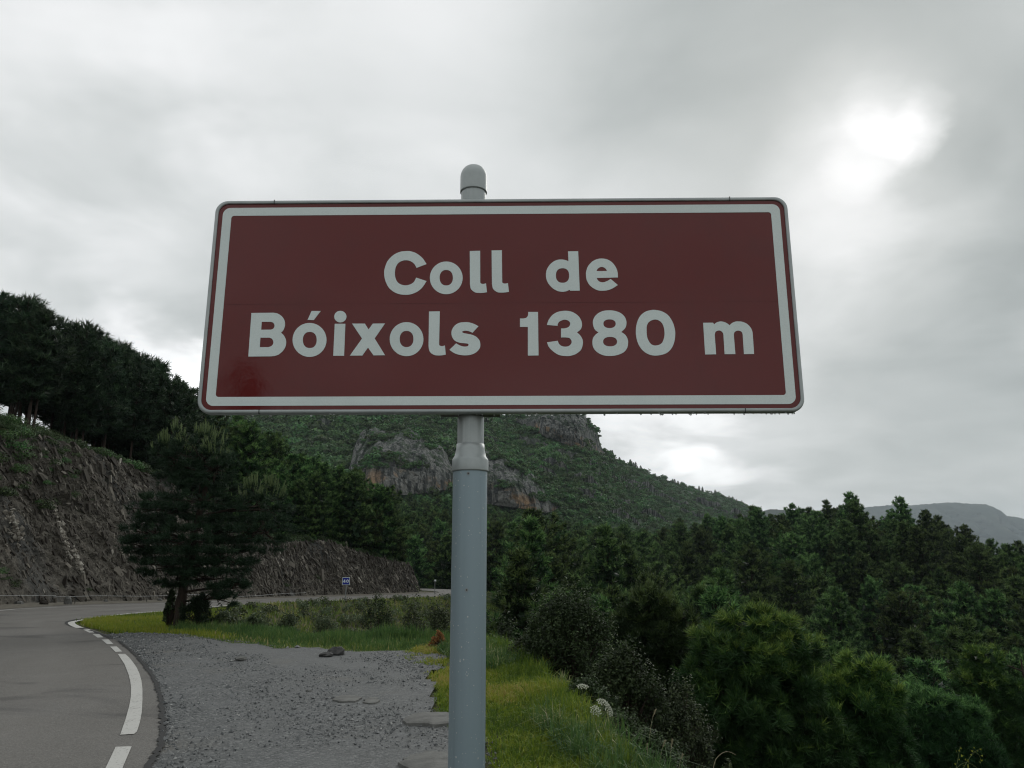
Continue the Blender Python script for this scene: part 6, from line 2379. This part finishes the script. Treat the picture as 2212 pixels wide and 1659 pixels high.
y = np.concatenate([rng.uniform(5, 48, 2600), rng.uniform(2, 18, 1600)])
dB, _, sB = seg_dist(x, y, BE)
kk = (sB > 0) & (dB > .45) & (dB < 26)
x, y, dB = x[kk], y[kk], dB[kk]
P = np.stack([x, y, ground_z(x, y) - .15], -1)
CF = [proto('fine_clump', *(lambda q_: (q_[0], q_[1], [M['shrub_brown']], q_[2]))(clump(360 + j, 900, .8, .075))) for j in range(3)]
scatter('undergrowth', P, rng.uniform(.4, 1.1, len(P)) * np.interp(dB, [.4, 1.3, 4], [.3, .6, 1]), rng.uniform(0, 6.28, len(P)), rng.integers(0, 3, len(P)), CF, 'undergrowth between the trees below the bank')


# ------------------------------------------------------------------ flowers and stalks on the bank
def stalk_tube(P, r0, r1=None, k=5):
    P = np.asarray(P, float)
    c = chaikin(P, 2)
    return tube_tris(c, np.linspace(r0, r1 or r0 * .6, len(c)), k)


def umbel(parts, p, ax, rad, rng):
    """Head of a wild carrot: rays from p ending in small tufts of petals."""
    ax = unit(np.asarray(ax, float)[None])[0]
    u1 = unit(np.cross(ax, [0.3, .9, .1])[None])[0]
    u2 = np.cross(ax, u1)
    rays, pet = [], []
    for k in range(26):
        a, rr = k * 2.4, math.sqrt((k + .5) / 26)
        e = p + ax * rad * (.75 - .28 * rr * rr) + (u1 * math.cos(a) + u2 * math.sin(a)) * rr * rad
        rays.append(tube_tris(np.array([p, (p + e) / 2 + ax * .003, e]), .0009, 3))
        d = unit(rng.normal(0, 1, (16, 3)) + ax * 1.1)
        pet.append(e + d * rad * .12 * rng.uniform(.3, 1, (16, 1)))
    return rays, np.concatenate(pet), ax


def flower(loc, heads, label, seed, group):
    rng = np.random.default_rng(seed)
    r = empty('wild_flower', tuple(loc), label, 'flower', group)
    st_ = []
    for (tip, ax, rad) in heads:
        tip = np.asarray(tip, float)
        st_.append(stalk_tube([(0, 0, -.1), tip * np.array([.3, .3, .5]), tip], .0032, .002))
        rays, pet, ax2 = umbel(None, tip, ax, rad, rng)
        V, F, T_ = leaves(pet, np.tile(ax2, (len(pet), 1)) + rng.normal(0, .5, pet.shape), rng, rad * .20, rad * .17, rng.uniform(.2, 1, len(pet)))
        hd = link('flower_head', mesh('flower_head', V, F, [M['petal']], False, T_), r)
        V, F, _ = joinparts([(q_[0], q_[1]) for q_ in rays])
        link('rays', mesh('rays', V, F, [M['stalk']], True, np.full(len(V), .6)), hd)
    V, F, _ = joinparts([(q_[0], q_[1]) for q_ in st_])
    link('stalk', mesh('stalk', V, F, [M['stalk']], True, np.full(len(V), .5)), r)
    return r


Yq = 8.6
lc = at_y(1258, 1530, Yq)
lc[2] = float(ground_z(np.array(lc[0]), np.array(Yq)))
flower(lc, [(at_y(1258, 1490, Yq) - lc, (.05, -.25, 1), .062)], 'single white umbel standing upright above the bank', 1, 'white umbels on the bank')
Yq = 8.0
lc = at_y(1262, 1562, Yq)
lc[2] = float(ground_z(np.array(lc[0]), np.array(Yq)))
flower(lc, [(at_y(1284, 1539, Yq) - lc, (.35, -.75, .7), .058), (at_y(1310, 1537, Yq) - lc, (.8, -.6, .45), .058), (at_y(1300, 1524, Yq + .1) - lc, (.3, -.35, 1), .062)],
       'cluster of three white umbels leaning out from the bank', 2, 'white umbels on the bank')


def dry_stalk(u0, v0, pts_, Yd, label, seed, ears=True, r0=.0028):
    rng = np.random.default_rng(seed)
    b0 = at_y(u0, v0, Yd)
    zg_ = float(ground_z(np.array(b0[0]), np.array(Yd)))
    b0[2] = min(zg_, b0[2])
    r = empty('dry_stalk', tuple(b0), label, 'grass stalk', 'dry stalks at the edge of the bank')
    P = [np.zeros(3)] + [at_y(a, b_, Yd) - b0 for a, b_ in pts_]
    V, F = stalk_tube(P, r0, .0012)
    link('stem', mesh('stem', V, F, [M['dry_grass']], True, np.full(len(V), .8)), r)
    if ears:
        c = chaikin(np.array(P), 2)
        m = 26
        t_ = np.linspace(.72, 1, m)
        q_ = np.stack([np.interp(t_, np.linspace(0, 1, len(c)), c[:, k]) for k in range(3)], -1)
        ax = np.tile(unit((c[-1] - c[-3])[None]), (m, 1))
        V, F, T_ = tufts(q_, ax, rng, 3, .022, .004, (10, 45), rng.uniform(.4, 1, m))
        link('ear', mesh('ear', V, F, [M['dry_grass']], False, T_), r)
    return r


dry_stalk(1445, 1690, [(1447, 1640), (1452, 1600)], 7.2, 'straight dry stalk rising from the bottom of the bank', 1)
dry_stalk(1420, 1690, [(1424, 1650), (1430, 1618), (1436, 1602)], 7.3, 'dry stalk just left of the straight one', 2)
dry_stalk(1462, 1690, [(1466, 1655), (1474, 1632)], 7.1, 'short dry stalk leaning right by the straight one', 3)
dry_stalk(1395, 1680, [(1402, 1600), (1408, 1555), (1416, 1535)], 7.6, 'thin tall dry stalk in front of the dark shrub', 4)
dry_stalk(1400, 1680, [(1399, 1640), (1398, 1610)], 7.4, 'dry stalk at the edge of the turf', 5)
dry_stalk(1528, 1690, [(1540, 1648), (1556, 1628), (1573, 1622), (1590, 1631)], 6.6, 'long dry grass stalk arching over to the right', 6, False, .0036)

# leafy sprig in the lower corner
Yd = 6.4
b0 = at_y(2060, 1720, Yd)
zg_ = float(ground_z(np.array(b0[0]), np.array(Yd)))
b0[2] = zg_
r = empty('leafy_sprig', tuple(b0), 'tall sprig with small heart-shaped yellow-green leaves in the lower corner', 'plant')
ss_ = [([(0, 0, 0)] + [at_y(a, b_, Yd) - b0 for a, b_ in [(2058, 1700), (2064, 1668), (2072, 1625), (2074, 1612)]]),
       ([at_y(a, b_, Yd) - b0 for a, b_ in [(2060, 1690), (2078, 1665), (2092, 1640), (2104, 1624), (2116, 1619)]]),
       ([at_y(a, b_, Yd) - b0 for a, b_ in [(2104, 1624), (2113, 1628), (2119, 1640)]]),
       ([at_y(a, b_, Yd) - b0 for a, b_ in [(2064, 1668), (2052, 1662), (2044, 1660), (2036, 1664)]]),
       ([at_y(a, b_, Yd) - b0 for a, b_ in [(2066, 1660), (2076, 1650), (2090, 1646)]]),
       ([at_y(a, b_, Yd) - b0 for a, b_ in [(2092, 1648), (2102, 1652), (2112, 1660), (2116, 1668)]])]
parts = [stalk_tube(p_, .0026 if k < 2 else .0016, .001) for k, p_ in enumerate(ss_)]
V, F, _ = joinparts([(a, b_) for a, b_ in parts])
link('stem', mesh('stem', V, F, [M['stalk']], True, np.full(len(V), .4)), r)
rng = np.random.default_rng(9)
heart = np.array([(0, 0), (.30, .34), (.5, .28), (.52, .05), (.30, -.35), (0, -.75), (-.30, -.35), (-.52, .05), (-.5, .28), (-.30, .34)])
hm = None
LVS = [(2038, 1668, .036), (2048, 1667, .032), (2056, 1661, .03), (2066, 1664, .03), (2092, 1655, .036), (2103, 1664, .038), (2110, 1667, .032), (2112, 1674, .026), (2086, 1640, .02), (2078, 1632, .022), (2090, 1643, .024), (2072, 1621, .018),
       (2076, 1616, .016), (2066, 1622, .016), (2118, 1618, .016), (2112, 1622, .018), (2121, 1632, .016), (2120, 1642, .02), (2117, 1646, .018), (2100, 1622, .018), (2104, 1615, .014), (2082, 1654, .02), (2098, 1630, .016), (2064, 1650, .02), (2072, 1640, .016), (2076, 1684, .04)]
for (a, b_, sz_) in LVS:
    if hm is None:
        Vh = np.concatenate([np.array([[0, -.03, 0.02]]), np.stack([heart[:, 0], .18 * np.abs(heart[:, 0]), heart[:, 1]], -1)])
        Fh = np.array([(0, k + 1, (k + 1) % 10 + 1) for k in range(10)])
        hm = mesh('leaf', Vh, Fh, [M['grass']], False, np.full(11, .62))
    o = link('leaf', hm, r)
    o.location = at_y(a, b_, Yd) - b0
    o.scale = (sz_ * .8,) * 3
    o.rotation_euler = (rng.normal(0, .5), rng.normal(0, .5), rng.normal(0, .8))

# a pine behind the viewer, seen only as the dark shape mirrored in the sign's lower corner
plant(RIDGE, 1, -9.1, -19.0, float(ground_z(np.array(-9.1), np.array(-19.0))) - .1, 7.4, 1.0, 'pine mirrored as a dark shape in the lower left corner of the brown sign', None)
print('pines', forest_count[0], 'tris', sum(len(m_.polygons) for m_ in bpy.data.meshes))

# ------------------------------------------------------------------ air
x0, x1, y0, y1, z0_, z1 = -5200, 6400, -600, 9500, -60, 620
V, F = box(((x0 + x1) / 2, (y0 + y1) / 2, (z0_ + z1) / 2), (x1 - x0, y1 - y0, z1 - z0_))
m, gg, out = newmat('air_haze')
pv = gg.n('ShaderNodeVolumePrincipled')
pv.inputs['Color'].default_value = (.80, .91, 1.0, 1)
pv.inputs['Density'].default_value = .00008
pv.inputs['Anisotropy'].default_value = .2
gg.l(pv.outputs[0], out.inputs['Volume'])
hz = link('haze', mesh('haze', V, F, [m]))
tag(hz, 'thin mist that greys the far ranges', kind='stuff')
